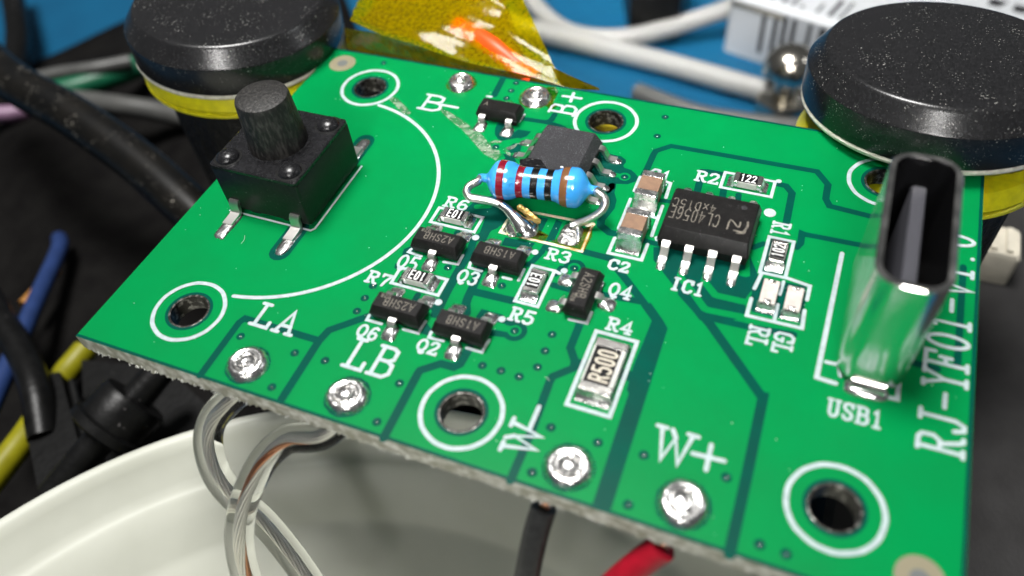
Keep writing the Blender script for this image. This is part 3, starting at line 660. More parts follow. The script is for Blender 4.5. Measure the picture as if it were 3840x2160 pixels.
def soic(cx, cy, deg, label, m, marks=None):
    ang = math.radians(deg); X = frame(cx, cy, ang)
    o = MB(X).loft([(.14,2.32,1.82,.06),(.20,2.38,1.88,.08),(.74,2.46,1.96,.10),(.86,2.46,1.96,.10),(1.50,2.34,1.60,.12),(1.56,2.28,1.54,.12)]).build('integrated_circuit', m, board, smooth=0.5, label=label)
    MB(X).loft([(.77,2.485,1.985,.1),(.83,2.485,1.985,.1)]).build('mould_line', EPOXY, o)
    for i in range(4):
        for s in (-1,1):
            x = -1.905+1.27*i
            lead(o, X, (x, s*1.9, 0), (0, s), .43, .80, 1.16, .18, .55)
            pad(o, X, (x+random.uniform(-.03,.03), s*2.95), .25, .44, .17, 3.5, None, (0, -s*.08), .03)
    return o
ic1 = soic(30.69,17.66,0,'black eight-lead charger chip with laser text beside the IC1 legend',EPOXY)
m = MB()
text_px('CL4056E','A6',(1530,690),(905,600),(1515,835),180,.062,1.5645,PLAIN,m); text_px('4xD15C','A6',(1480,570),(950,465),(1465,668),180,.058,1.5645,PLAIN,m)
m.build('marking', LASER, ic1)
m = MB()
m.ribbon([p[:2] for p in spline([U('A6',1600,850,1.56),U('A6',1650,740,1.56),U('A6',1740,830,1.56),U('A6',1770,770,1.56)],5)], .09, 1.5645)
m.ribbon([p[:2] for p in spline([U('A6',1690,870,1.56),U('A6',1790,890,1.56),U('A6',1850,830,1.56),U('A6',1860,770,1.56)],5)], .12, 1.566)
m.ribbon([p[:2] for p in spline([U('A6',1720,905,1.56),U('A6',1810,905,1.56),U('A6',1830,870,1.56)],5)], .08, 1.5675)
m.build('logo', LASER, ic1)
MB().lathe([(.17,.004),(.15,.012),(.12,.010),(.06,.02),(.001,.022)], (*U('A6',1815,590,1.56)[:2], 1.56), n=20).build('pin_dot', EPOXYG, ic1)
ic2 = soic(20.95,20.2,90,'grey sanded eight-lead chip partly hidden behind the blue resistor',EPOXYG)
MB().poly([p for p in PTS('A2',[(900,1010),(1010,985),(1190,1010),(1250,1090),(1290,1170),(1220,1180),(900,1130)],1.565)], 1.567).build('flux_stain', mat('wet flux on epoxy',(0.008,0.008,0.009),0.12,bump=.8,bscale=5,bdist=.1), ic2, smooth=0)
MB().blob((*U('A2',1475,1112,1.56)[:2], 1.56), .11, .08, .07, noise=.05, n=12, k=4).build('white_speck', MARKW, ic2)

# ------------------------------------------------------------------ chip resistors, capacitors, leds
def chip(name, cx, cy, deg, L, W, Hh, label, kind, txt='', tdeg=0, term=.26):
    ang = math.radians(deg); X = frame(cx, cy, ang); z0 = .05
    bm_ = {'res':CERAM,'cap':MLCC,'led':LEDM}[kind]
    o = MB(X).loft([(z0,L/2-.02,W/2-.02,.03),(z0+.03,L/2,W/2,.04),(z0+Hh-.03,L/2,W/2,.04),(z0+Hh,L/2-.03,W/2-.03,.03)]).build(name, bm_, board, smooth=.5, label=label)
    for s in (-1,1):
        if kind != 'led':
            X2 = lambda p, s=s: X(np.array([p[0]+s*(L/2-term/2), p[1], p[2]]))
            e = .018 if kind == 'res' else .03
            MB(X2).loft([(z0-.02,term/2+e,W/2+e,.05),(z0+.02,term/2+e,W/2+e,.05),(z0+Hh-.02,term/2+e,W/2+e,.05),(z0+Hh+e,term/2+e-.04,W/2+e-.04,.04)]).build('terminal', TIN if kind == 'res' else SOLDER, o, smooth=.6)
        else:
            MB(X).blob((s*(L/2-.12),0,z0+.02), .26, W/2+.03, Hh+.04, 0, 5, .05).build('terminal', TIN, o, smooth=1.0)
        ex = .34 if kind == 'res' else (.34 if kind == 'cap' else .25)
        # concave solder fillet running from pad to terminal
        v = []; f = []; n = 7; k = 7
        for i in range(n):
            t = i/(n-1)
            for j in range(k):
                y = (j/(k-1)-.5)*(W+.12*(1-t)+.05)
                g = (1-t); hgt = (.04+Hh*.86*g**1.8)*(1-.25*abs(2*j/(k-1)-1)**3)+random.uniform(-.022,.022)*(0 < i < n-1)
                v.append((s*(L/2-.02+ex*t), y, max(hgt, .014)))
        for j in range(k): v.append((s*(L/2+ex+.02), (j/(k-1)-.5)*(W+.12), .012))
        for i in range(n):
            for j in range(k-1): f.append((i*k+j,(i+1)*k+j,(i+1)*k+j+1,i*k+j+1) if s > 0 else (i*k+j+1,(i+1)*k+j+1,(i+1)*k+j,i*k+j))
        for side in (0, k-1):           # close the flanks down to the board
            b = len(v)
            for i in range(n): v.append((v[i*k+side][0], v[i*k+side][1], .012))
            for i in range(n-1): f.append((i*k+side, (i+1)*k+side, b+i+1, b+i))
        MB(X).add(v, f).build('solder_fillet', SOLDER, o, smooth=1.2)
    if kind == 'res':
        lx = L/2-term-.0
        gy = W/2-(.03 if W < 1 else .16)
        MB(X).loft([(z0+Hh-.005,lx,gy,.02),(z0+Hh+.012,lx,gy,.02)], (0, 0 if W < 1 else .05)).build('glaze', GLAZE, o)
        if txt:
            a = math.radians(tdeg); d = np.array([math.cos(a), math.sin(a)]); up = np.array([-d[1], d[0]])
            tw = lx*2*.86; th = (W-.06)*.74 if len(txt) < 4 else (W-.06)*.58
            q = np.array([cx,cy])-d*tw/2-up*th/2
            lettering(MB(), txt, q, a, tw, th, .078 if len(txt) < 4 else .11, z0+Hh+.015, PLAIN, h=.001).build('marking', MARKW if len(txt) < 4 else MARKC, o)
    return o
chip('chip_resistor',16.50,14.46,0,1.6,.82,.45,'chip resistor marked 103 inside the R6 outline','res','103',180)
chip('chip_resistor',16.50,9.44,0,1.6,.82,.45,'chip resistor marked 103 inside the R7 outline','res','103',180)
chip('chip_resistor',22.76,11.12,90,1.6,.82,.45,'chip resistor marked 103 inside the R5 outline','res','103',90)
chip('chip_resistor',34.55,17.12,90,1.6,.82,.45,'chip resistor marked 102 inside the R1 outline','res','102',90)
chip('chip_resistor',31.95,22.26,0,1.6,.82,.45,'chip resistor marked 122 inside the R2 outline','res','122',0)
chip('chip_resistor',27.98,6.92,90,3.2,1.62,.55,'large chip resistor marked R500 inside the R4 outline','res','R500',90,.5)
chip('chip_capacitor',26.78,19.48,90,2.0,1.25,1.18,'brown chip capacitor nearer the grey sanded chip','cap',term=.42)
chip('chip_capacitor',26.78,16.24,90,2.0,1.25,1.18,'brown chip capacitor above the C2 legend','cap',term=.42)
chip('led',34.62,14.12,90,1.6,.80,.50,'frosted indicator light above the RL legend','led')
chip('led',35.86,14.02,90,1.6,.80,.50,'frosted indicator light above the GL legend','led')

# ------------------------------------------------------------------ axial resistor soldered across R3
ra = np.array([17.86,16.52,1.86]); rb = np.array([23.86,17.34,1.86]); axd = (rb-ra)/np.linalg.norm(rb-ra); RL_ = np.linalg.norm(rb-ra)
def rprof(t):                      # radius along the body, t in mm from ra
    k = t/RL_
    bulb = lambda c, w: math.exp(-((k-c)/w)**4)
    r = .90+.25*bulb(.16,.13)+.27*bulb(.84,.13)
    e = min(k, 1-k)
    if e < .12: r *= math.sqrt(max(1-(1-e/.12)**2, 0))*.86+.14*(e/.12)
    return max(r, .24)
prof = [(.20,-.55),(.24,-.35),(.26,-.10)]+[(max(rprof(RL_*i/46), .30), RL_*i/46) for i in range(47)]+[(.26,RL_+.10),(.24,RL_+.35),(.20,RL_+.55)]
ax_r = MB().lathe(prof, ra, axd, 40).build('axial_resistor', BLUEBODY, board, smooth=1.2, label='blue axial resistor with red, black and brown bands soldered across R3')
for c, wd, mt in ((.165,.42,BANDRED),(.345,.40,BANDRED),(.485,.42,BANDBLK),(.625,.40,BANDBLK),(.775,.44,BANDBRN)):
    t0 = c*RL_-wd/2
    MB().lathe([(rprof(t0)-.01,t0)]+[(rprof(t0+wd*i/6)+.012,t0+wd*i/6) for i in range(7)]+[(rprof(t0+wd)-.01,t0+wd)], ra, axd, 40).build('band', mt, ax_r, smooth=1.2)
l0 = ra-axd*.4
pL = [l0, U('A3',330,365,1.88), U('A3',225,420,1.80), U('A3',178,500,1.66), U('A3',225,575,1.48), U('A3',360,605,1.36), U('A3',540,640,1.2), U('A3',690,705,1.0), U('A3',790,790,.85), U('A3',870,880,.6)]
MB().tube(pL, .235, 12, 6).build('lead_wire', LEADM, ax_r)
r0 = rb+axd*.4
pR = [r0, U('A3',1960,520,1.9), U('A3',2035,570,1.82), U('A3',2065,650,1.6), U('A3',2030,740,1.3), U('A3',1930,830,.95), U('A3',1800,895,.65), U('A3',1680,935,.42), U('A3',1600,970,.3)]
MB().tube(pR, .235, 12, 6).build('lead_wire', LEADM, ax_r)
# glossy tear-shaped joint and the rougher right one
m = MB(); cb = U('A3',930,990,0)
P0 = [U('A3',640,680,1.08), U('A3',730,750,.98), U('A3',800,820,.88), U('A3',860,890,.74), U('A3',910,950,.58), U('A3',950,1000,.42), U('A3',975,1030,.30)]
m.tube(P0, lambda t: .24+.50*max(t-.12,0)**1.1 if t < .8 else .24+.50*.68**1.1+.10*(t-.8), 22, 8)
m.blob((cb[0]+.06,cb[1]-.06,.02), .98, .72, .50, .1, 3.0, .006, 32, 9, (-.1,.1))
m.build('solder_joint', SMOOTHSOLDER, ax_r, smooth=1.6)
g0, g1 = U('A3',895,690,.85), U('A3',1140,880,.35); m = MB(); n_ = 9
rc = random.Random(3); v = []; f = []
for i in range(n_):
    p = g0+(g1-g0)*i/(n_-1)
    for dx, dz_ in ((-.10,-.32),(-.14,.02),(.04,.10),(.16,-.02),(.14,-.34)):
        v.append(p+np.array([dx+rc.uniform(-.05,.05), dx*.6+rc.uniform(-.05,.05), dz_+rc.uniform(-.06,.06)]))
for i in range(n_-1):
    for k in range(4): f.append((i*5+k, i*5+k+1, (i+1)*5+k+1, (i+1)*5+k))
f += [(0,1,2,3,4), tuple((n_-1)*5+k for k in (4,3,2,1,0))]
m.add(v, f).build('flux_crust', GOLD, ax_r, smooth=.4)
MB().blob((*U('A3',1590,1095,0)[:2],.012), .62, .80, .20, 0, 5, .07, 24, 7).build('solder_joint', mat('dull grainy solder',(0.55,0.54,0.52),.3,1.0,bump=1.0,bscale=4,bdist=.2,col2=(.30,.29,.27),cscale=2.5), ax_r, smooth=1.3)
MB().tube([U('A3',1690,1000,.22),U('A3',1700,1100,.2),U('A3',1690,1190,.12)], lambda t: .16-.06*t, 10, 5).build('solder_ridge', SOLDER, ax_r)
m = MB(); m.poly([p for p in PTS('A3',[(640,1000),(760,1130),(1000,1080),(1120,1000),(1290,1100),(1250,1170),(1120,1190),(900,1100),(760,950)])], .030)
m.build('flux_film', AMBERFLUX, board, smooth=0)
m = MB(); m.poly(PTS('A3',[(1320,1180),(1800,1000),(1900,960),(1880,1120),(1780,1310),(1560,1290)]), .0305); m.build('flux_film', AMBERFLUX, board, smooth=0)
MB().poly(PTS('A2',[(900,160),(990,60),(1380,20),(1430,90),(1350,240),(1420,290),(1320,350),(1240,260),(1000,300),(930,250)]), .0297).build('flux_film', AMBERFLUX, board, smooth=0)
# whitish flux streak between the B minus mark and the grey chip
m = MB(); L_ = PTS('Z2',[(540,730),(640,830)]); m.ribbon(L_, .5, .0150); m.build('flux_residue', FLUX, board, smooth=0)
up_ = PTS('Z2',[(880,790),(960,830),(1080,910),(1200,1000),(1260,1080),(1340,1140)]); dn = PTS('Z2',[(1290,1180),(1200,1130),(1130,1050),(1040,950),(950,880),(900,830)])
MB().poly(up_+dn, .0154).build('flux_residue', FLUX, board, smooth=0)
c = U('B8',357,665)[:2]; MB().ring(c, .38, .62, .0158, 40, 1.2, 5.6, .03).build('flux_residue', FLUX, board, smooth=0)
for pts in ([(850,600),(780,700),(620,760),(560,700)],[(520,720),(700,820),(680,900),(560,800)]): MB().poly(PTS('B8',pts), .0162).build('flux_residue', FLUX, board, smooth=0)

# dust on the board
rd = random.Random(21); m = MB()
for k in range(110):
    x, y = rd.uniform(.5,44), rd.uniform(.4,28); r = rd.uniform(.012,.035)
    m.blob((x,y,.012), r, r*rd.uniform(.5,1), .03, rd.random()*3, 2, .2, 7, 3)
for k in range(9):
    x, y, a, L = rd.uniform(1,43), rd.uniform(1,27), rd.random()*6.3, rd.uniform(.25,.8); p = np.array([x,y,.035]); d_ = np.array([math.cos(a),math.sin(a),0])
    m.tube([p, p+d_*L*.5+np.array([-d_[1],d_[0],0])*L*.12, p+d_*L], .011, 5, 3)
m.build('dust', mat('pale dust',(0.62,0.70,0.62),.7), board, kind='stuff')

# ------------------------------------------------------------------ push button switch
sx, sy = 5.52, 14.15
X = frame(sx, sy, 0)
sw = MB(X).loft([(.30,2.95,2.95,.12),(.36,3.0,3.0,.16),(3.34,3.0,3.0,.16),(3.38,2.98,2.98,.16)]).build('push_button', SWBODY, board, smooth=.5, label='square black push button switch with tall round plunger')
MB(X).loft([(3.385,2.92,2.92,.25),(3.42,3.02,3.02,.28),(3.60,3.02,3.02,.28),(3.66,2.94,2.94,.24)]).build('cover_plate', SWPLATE, sw, smooth=.5)
MB(X).lathe([(1.95,3.66),(1.95,3.70),(1.82,3.72),(1.80,3.66)], (0,0,0), n=48).build('plunger_collar', SWPLATE, sw)
MB(X).lathe([(1.74,3.60),(1.74,3.9),(1.56,6.75),(1.50,6.92),(1.36,6.99),(.001,6.99)], (0,0,0), n=56).build('plunger', RUBBER, sw, smooth=.6)
for ix, iy in ((-1,-1),(1,-1),(1,1),(-1,1)):
    MB(X).blob((ix*2.16, iy*2.16, 3.655), .70, .70, .44, noise=.02, n=24, k=7).build('rivet', SWPLATE, sw, smooth=1.2)
    MB(X).lathe([(.84,3.656),(.84,3.674),(.68,3.678)], (ix*2.16,iy*2.16,0), n=24).build('rivet_seat', SWBODY, sw)
for ix in (-1,1):
    for iy in (-1,1):
        MB(X).strip([(-.12,.95),(.10,.95),(.20,.80),(.22,.40),(.34,.20),(.60,.13),(1.35,.11)], (ix*2.18-.05, iy*2.98, 0), (0,iy), .66, .22).build('lead', LEADM, sw, smooth=.8)
        MB(X).blob((ix*2.18-.05, iy*4.25, .012), .42, 1.15, .16, 0, 3.5 if not (ix < 0 and iy < 0) else 7, .05, 24, 6).build('solder_joint', SOLDER, sw, smooth=1.2)
for s in (-1,1): MB(X).loft([(.02,.35,.12,.05),(.33,.35,.12,.05)], (s*1.2,-2.7)).build('standoff', SWBODY, sw)
sm([(sx-2.9,sy-3.12),(sx+2.95,sy-3.12),(sx+3.12,sy-2.9),(sx+3.12,sy+2.9)], .14)

# ------------------------------------------------------------------ upright socket
ux, uy, uh = 39.90, 14.25, 7.35
X = frame(ux, uy, 0); hx, hy, rr = 1.54, 4.24, 1.12; t = .27
lv = [(.35,hx,hy,rr),(uh-.25,hx,hy,rr),(uh-.06,hx+.03,hy+.03,rr+.03),(uh,hx-.02,hy-.02,rr),(uh-.02,hx-t,hy-t,rr-t),(.9,hx-t,hy-t,rr-t)]
us = MB(X).loft(lv, (0,0), 10, True).build('charging_socket', USBSH, board, smooth=.7, label='upright metal charging socket with rounded slot and grey tongue')
MB(X).loft([(.92,hx-t-.005,hy-t-.005,rr-t),(.95,hx-t-.005,hy-t-.005,rr-t)],(0,0),8).build('insert', USBIN, us)
MB(X).loft([(.95,.34,3.2,.08),(6.2,.34,3.2,.08),(6.35,.28,3.1,.08)],(0,0),3).build('tongue', TONGUE, us)
mb = MB(X); 
v = []; n = 40
for zz in (.9, uh-.12):
    for i in range(n):
        a = 2*math.pi*i/n; cx = hx-t-.012; cy = hy-t-.012; r_ = rr-t-.01
        q = np.array([math.copysign(cx-r_, math.cos(a))+r_*math.cos(a), math.copysign(cy-r_, math.sin(a))+r_*math.sin(a)])
        v.append((q[0], q[1], zz))
mb.add(v, [(n+i, n+(i+1)%n, (i+1)%n, i) for i in range(n)]).build('liner', mat('dark socket wall',(0.010,0.010,0.011),.3,.3), us)
for s in (-1,1):
    MB(X).strip([(-.3,.55),(.05,.55),(.2,.4),(.25,.12),(.3,.06)], (0, s*hy, 0), (0,s), 1.5, .25).build('anchor_tab', USBSH, us)
    MB(X).blob((0, s*(hy+.12), .012), 1.02, .52, .34, 0, 3, .02, 28, 7).build('solder_joint', SMOOTHSOLDER, us, smooth=1.2)
MB(X).blob((1.15,-3.05,.012), .34,.34,.2,noise=.08).build('solder_joint', GOLD, us, smooth=1.2)

# ================================================================== clamp pillars
def pillar(c, nrm, label, w0):
    o = thing('board_clamp', label, 'clamp', (c[0], c[1], -H), 'clamp pillars holding the board', 'thing')
    n = np.array([*nrm, 1.0]); c = np.array(c, float)
    Rr, R, h1, h2, r2 = 7.66, 7.86, 2.50, 3.74, 6.90
    b_ = .16
    p = [(.001,.35),(Rr-.6,.35),(Rr-.2,.34),(R-.06,.42),(R,.6),(R,h1-.06),(R-.01,h1-.015),(R-.045,h1+.04),(R-.10,h1+.11),(r2+.16,h2-.24),(r2+.06,h2-.10),(r2-.06,h2-.02),(r2-.2,h2+.012),(r2-.5,h2+.03),(3,h2+.20),(.001,h2+.22)]
    MB().lathe(p, c, n, 96).build('cap', CAPTOP, o, smooth=.6)
    MB().lathe([(Rr-1.2,.33),(Rr-1.2,0),(Rr+.02,0.0),(Rr+.16,.10),(Rr+.20,.30),(Rr+.08,.46)], c, n, 96, noise=.02).build('rim', CAPRIM, o, smooth=1.0)
    MB().lathe([(4.4,.1),(4.4,w0-.01),(Rr-.45,w0-.03),(Rr-.25,w0-.35),(Rr-.1,w0-.8),(Rr+.02,w0-1.05),(Rr-.06,w0-1.28),(Rr-.14,w0-1.34),(Rr+.02,w0-1.42),(Rr+.02,w0-1.62),(Rr-.15,w0-1.74),(Rr-2,w0-1.76)], c, n, 96).build('washer', YELLOW, o, smooth=.7)
    # knurled column down to the mat
    m = MB(); k = 96; v = []; f = []; zs = [w0-1.4,w0-2.2,w0-3,-5.5,-8,-12,-16,-20,-24,-H+.5-c[2],-H-c[2]]
    for j, z in enumerate(zs):
        for i in range(k):
            a = 2*math.pi*i/k; r = 6.75+(.14 if (i % 4 < 2) else -.05)*(1 if j > 2 else .2)
            v.append((c[0]+r*math.cos(a), c[1]+r*math.sin(a), c[2]+z))
    for j in range(len(zs)-1):
        for i in range(k): f.append((j*k+(i+1)%k, j*k+i, (j+1)*k+i, (j+1)*k+(i+1)%k))
    m.add(v, f).build('column', COLUMN, o, smooth=.3)
    return o
pillar((-7.66,27.3,.05), (.074,.055), 'black capped pillar with yellow washer at the board corner by the push button', 0.0)
pillar((41.25,32.97,-.14), (-.023,.116), 'black capped pillar with yellow washer behind the charging socket', -1.7)

# ================================================================== amber tape and the wire under it
tape = thing('amber_tape', 'crumpled amber tape folded over the back edge of the board', 'tape', (9, 29, 0))
def sheet(A, B, nu, nv, amp, seed):           # wavy sheet between two 3-D polylines
    rnd = random.Random(seed); A = spline(A, 8); B = spline(B, 8)
    def at(P, t): i = min(int(t*(len(P)-1)), len(P)-2); k = t*(len(P)-1)-i; return P[i]*(1-k)+P[i+1]*k
    ph = [rnd.random()*6 for _ in range(8)]
    v = []; f = []
    for j in range(nv+1):
        for i in range(nu+1):
            s, t = i/nu, j/nv
            p = at(A, s)*(1-t)+at(B, s)*t
            wv = (math.sin(9*s+4*t+ph[0])+math.sin(17*s-7*t+ph[1])*.5+math.sin(5*s+13*t+ph[2])*.7)*amp*math.sin(math.pi*min(t*1.6+.02,1)) + amp*1.2*(abs(math.sin(6*s-3.4*t+ph[3]))-.6) + amp*.8*(abs(math.sin(11*t+5*s+ph[4]))-.6) + rnd.uniform(-1,1)*amp*.04
            v.append(p+np.array([0,-.5,.85])*wv)
    for j in range(nv):
        for i in range(nu): f.append((j*(nu+1)+i, j*(nu+1)+i+1, (j+1)*(nu+1)+i+1, (j+1)*(nu+1)+i))
    return MB().add(v, f)
cr = [UY('Z2',178,205,28.75),UY('Z2',430,250,28.75),UY('Z2',700,330,28.72),UY('Z2',1020,440,28.68),UY('Z2',1300,510,28.62),UY('Z2',1500,550,28.58),UY('Z2',1790,635,28.5)]
tp = [UY('Z2',300,-40,34.5),UY('Z2',350,-140,34.8),UY('Z2',600,-180,35),UY('Z2',900,-180,35),UY('Z2',1150,-170,35),UY('Z2',1300,-150,35),UY('Z2',1455,-80,34.2)]
cr2 = [UY('Z2',220,150,29.2)]+cr[1:]
sh = sheet(cr2, tp, 70, 40, .09, 3).build('tape_flap', TAPE, tape, smooth=1.2)
ed = [UY('Z2',178,205,28.75)]+cr[1:]
low = [np.array([.9,28.46,-.9]),np.array([3.5,28.5,-.9]),np.array([6.5,28.5,-.9]),np.array([10,28.5,-.8]),np.array([13,28.5,-.7]),np.array([15,28.5,-.6]),np.array([18,28.5,-.4])]
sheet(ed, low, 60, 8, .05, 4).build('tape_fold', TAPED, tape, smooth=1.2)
t1 = [UY('Z2',1700,490,29.0),UY('Z2',1850,560,28.9),UY('Z2',2055,650,28.75)]; t2 = [UY('Z2',1780,640,28.55),UY('Z2',1900,655,28.6),UY('Z2',2050,664,28.7)]
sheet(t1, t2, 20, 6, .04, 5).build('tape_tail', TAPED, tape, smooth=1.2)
MB().poly([(17.5,23.6),(26.2,23.9),(25.6,28.6),(17.2,28.6)], -2.6).build('tape_under', mat('amber adhesive side',(0.42,0.34,0.01),.35), tape, smooth=0)
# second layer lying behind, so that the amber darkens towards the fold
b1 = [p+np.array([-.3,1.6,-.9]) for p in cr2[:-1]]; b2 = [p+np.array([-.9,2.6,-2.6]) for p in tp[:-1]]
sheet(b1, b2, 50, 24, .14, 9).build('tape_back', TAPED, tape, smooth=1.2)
pw = [UY('Z2',1000,190,32.2),UY('Z2',1130,260,31.2),UY('Z2',1270,350,30.2),UY('Z2',1420,470,29.5),UY('Z2',1560,590,28.8)]
pw = [p+np.array([0,.25,-.2]) for p in pw]
wr = thing('orange_wire', 'orange red wire end showing through the amber tape', 'wire', pw[2])
MB().tube(pw, .74, 16, 6).build('wire_jacket', ORANGE, wr)
d = pw[0]-pw[1]; d /= np.linalg.norm(d)
MB().tube([pw[0], pw[0]+d*.35], .34, 12, 1).build('wire_core', COPPER, wr)

# ================================================================== dish below the board
dz = -15.0
dc = np.array([21.2,-24.8]); DR = 35.5
dish = thing('plastic_dish', 'white translucent plastic dish under the front edge of the board', 'dish', (dc[0], dc[1], -H))
prof = [(DR-3,-H-dz),(DR-.4,-H-dz+1.2),(DR,-4),(DR+.1,-.6),(DR-.1,-.1),(DR-.5,.05),(DR-.9,-.15),(DR-1.3,-.7),(DR-2.0,-1.4),(DR-2.7,-2.0),(DR-3.1,-2.35),(DR-3.5,-2.42),(DR-3.9,-2.55),(DR-5.2,-3.6),(DR-6.6,-4.9),
    (DR-6.9,-5.2),(DR-7.2,-5.3),(DR-9,-6.6),(DR-12,-8.4),(DR-16,-10.0),(DR-22,-11.4),(.001,-12.4)]
MB().lathe(prof, (*dc, dz), n=160).build('bowl', DISHM, dish, smooth=1.4)

# ================================================================== wires leaving the board
def clear_wire(pts, label, seed, copper):
    o = thing('clear_wire', label, 'wire', pts[0], 'clear twin wires')
    MB().tube(pts, .78, 20, 8, True).build('clear_jacket', CLEARW, o, smooth=1.2)
    C = spline(pts, 14); m = len(C); T = [C[min(i+1,m-1)]-C[max(i-1,0)] for i in range(m)]
    u = np.cross(T[0], [0.3,0.5,0.8]); u /= np.linalg.norm(u); fr = []
    s = 0.0
    for i in range(m):
        t_ = T[i]/np.linalg.norm(T[i]); u = u-t_*(u@t_); u /= np.linalg.norm(u); fr.append((C[i], u, np.cross(t_, u), s))
        if i < m-1: s += np.linalg.norm(C[i+1]-C[i])
    for k in range(9):
        pp = [c+(a*math.cos(l*.62+k*.698)+b*math.sin(l*.62+k*.698))*.19 for c, a, b, l in fr]
        MB().tube(pp, .075, 7, 1).build('strand', COPPER if k in copper else STRAND, o)
    MB().tube([f_[0] for f_ in fr], .14, 8, 1).build('strand', STRAND, o)
w1 = [np.array([10.4,1.3,-1.2]),U('Z7',1545,270,-1.9),U('Z7',1440,400,-3.0),U('Z7',1415,560,-4.2),U('Z7',1475,760,-5.6),U('Z7',1600,920,-7.0),U('Z7',1780,1070,-8.6),U('Z7',1950,1270,-10.0),U('Z7',2080,1449,-11.2),U('Z7',2200,1640,-12.4)]
clear_wire(w1, 'clear jacketed wire with silver strands looping from the LA pad', 1, ())
w2 = [np.array([16.4,1.3,-1.2]),U('Z7',2180,495,-1.9),U('Z7',1960,520,-2.6),U('Z7',1810,640,-3.4),U('Z7',1715,800,-4.4),U('Z7',1650,980,-5.6),U('Z7',1625,1160,-7.0),U('Z7',1640,1330,-8.6),U('Z7',1690,1500,-10.2),U('Z7',1740,1640,-11.4)]
clear_wire(w2, 'clear jacketed wire with copper strands crossing from the LB pad', 2, (0,1))
p = [U('Z8',1520,985,-1.9),U('Z8',1470,1150,-3.0),U('Z8',1420,1370,-4.6),U('Z8',1380,1600,-6.6),U('Z8',1350,1800,-9)]
o = thing('black_wire', 'black insulated wire dropping from the W minus pad', 'wire', p[0])
MB().tube(p, .62, 18, 8).build('wire_jacket', BLKWIRE, o, smooth=.8)
MB().tube([np.array([28.1,1.2,-1.1]), p[0]+np.array([.1,.3,.2]), p[0]+np.array([0,.02,.05])], .28, 10, 4).build('wire_core', COPPER, o)
p = [U('Z8',2330,1250,-1.8),U('Z8',2220,1330,-2.6),U('Z8',2080,1440,-3.6),U('Z8',1900,1600,-5.4),U('Z8',1750,1750,-7.5)]
o = thing('red_wire', 'red insulated wire leaving from under the W plus pad', 'wire', p[0])
MB().tube(p, .68, 18, 8).build('wire_jacket', REDWIRE, o, smooth=.8)
MB().tube([np.array([33.3,1.3,-1.1]), p[0]+np.array([.1,.3,.2]), p[0]+np.array([0,.02,.05])], .28, 10, 4).build('wire_core', COPPER, o)

# ================================================================== things behind and beside
def wire(name, label, pts, r, m, n=14, group=None):
    return MB().tube(pts, r, n, 8).build(name, m, smooth=.9, label=label, cat='wire' if 'wire' in name else 'cable', group=group)
D = lambda x, y, z: U('D', x, y, z)
wire('thick_cable', 'thick dusty black cable running under the board edge', [D(-150,10,-9),D(0,180,-9.5),D(180,290,-10.5),D(350,410,-12),D(520,560,-14),D(700,700,-17)], 2.05, CABLE, 24)
# black foam sheet lying over the mat on the left
rnd = random.Random(5); nx, ny = 50, 50; v = []; f = []
c00, c10, c11, c01 = D(30,70,-29), D(420,150,-29), D(560,1500,-29), D(-120,1500,-29)
edge = [D(-400,190,-29), D(60,130,-29), D(330,-60,-29), D(620,-120,-29)]
A = spline([D(-900,420,-29),D(-200,190,-29),D(60,130,-29),D(330,10,-29),D(560,-60,-29),D(860,-40,-29)], 10); B = spline([D(-900,2100,-29),D(-200,2100,-29),D(300,2000,-29),D(700,1800,-29),D(1000,1500,-29),D(1300,1200,-29)], 10)
m = MB(); v = []; nn = len(A); nv = 30
for j in range(nv+1):
    for i in range(nn):
        p = A[i]*(1-j/nv)+B[i]*(j/nv); p = p.copy(); p[2] = -H+.6+2.2*(math.sin(i*.33+j*.21)*math.sin(i*.17-j*.3)+.9)*min(1, j/4)
        v.append(p)
m.add(v, [(j*nn+i, (j+1)*nn+i, (j+1)*nn+i+1, j*nn+i+1) for j in range(nv) for i in range(nn-1)])
foam = m.build('foam_sheet', BLKCLOTH, smooth=1.2, label='crumpled black foam sheet lying on the blue mat', cat='foam sheet')
sol = foam.modifiers.new('thickness', 'SOLIDIFY'); sol.thickness = 0.0008; sol.offset = 0
# black plastic cable clamp with boot, lower left
bk = thing('connector_housing', 'dusty black plastic connector housing with a round strain relief boot', 'connector', D(230,1050,-22))
def hull(px, z0, z1):
    b = [D(x,y,z1) for x, y in px]; lo = [np.array([p[0],p[1],z0]) for p in b]; n = len(px)
    return MB().add(b+lo, [tuple(range(n))]+[(i, n+i, n+(i+1)%n, (i+1)%n) for i in range(n)]+[tuple(range(2*n-1,n-1,-1))])
hull([(40,955),(150,935),(215,1180),(330,1300),(170,1330),(95,1230)][::-1], -H+1, -22).build('housing', BLKPLAST, bk)
hull([(205,905),(420,925),(520,1020),(500,1120),(300,1290),(215,1170)][::-1], -H+1, -24).build('latch', BLKPLAST, bk)
q0, q1 = D(345,1000,-19), D(265,1090,-20)
ax = q1-q0; L = np.linalg.norm(ax)
MB().lathe([(.001,-3),(1.2,-3),(1.3,0),(2.6,.1),(2.8,.5),(2.8,L*.75),(3.2,L*.8),(3.2,L),(2.9,L+.2),(1.3,L+.3),(1.1,L+6),(.001,L+6)], q0, ax, 36).build('boot', BLKPLAST, bk, smooth=.5)
MB().tube([D(180,960,-21.8),D(210,1080,-21.8),D(240,1180,-21.8),D(260,1230,-21.8)], .35, 8, 6).build('rib', BLKPLAST, bk)
wire('yellow_wire', 'yellow wire passing under the black connector housing', [D(215,880,-24.6),D(150,960,-24.4),D(80,1075,-23),D(0,1180,-22.5),D(-120,1330,-22)], 1.15, YELWIRE)
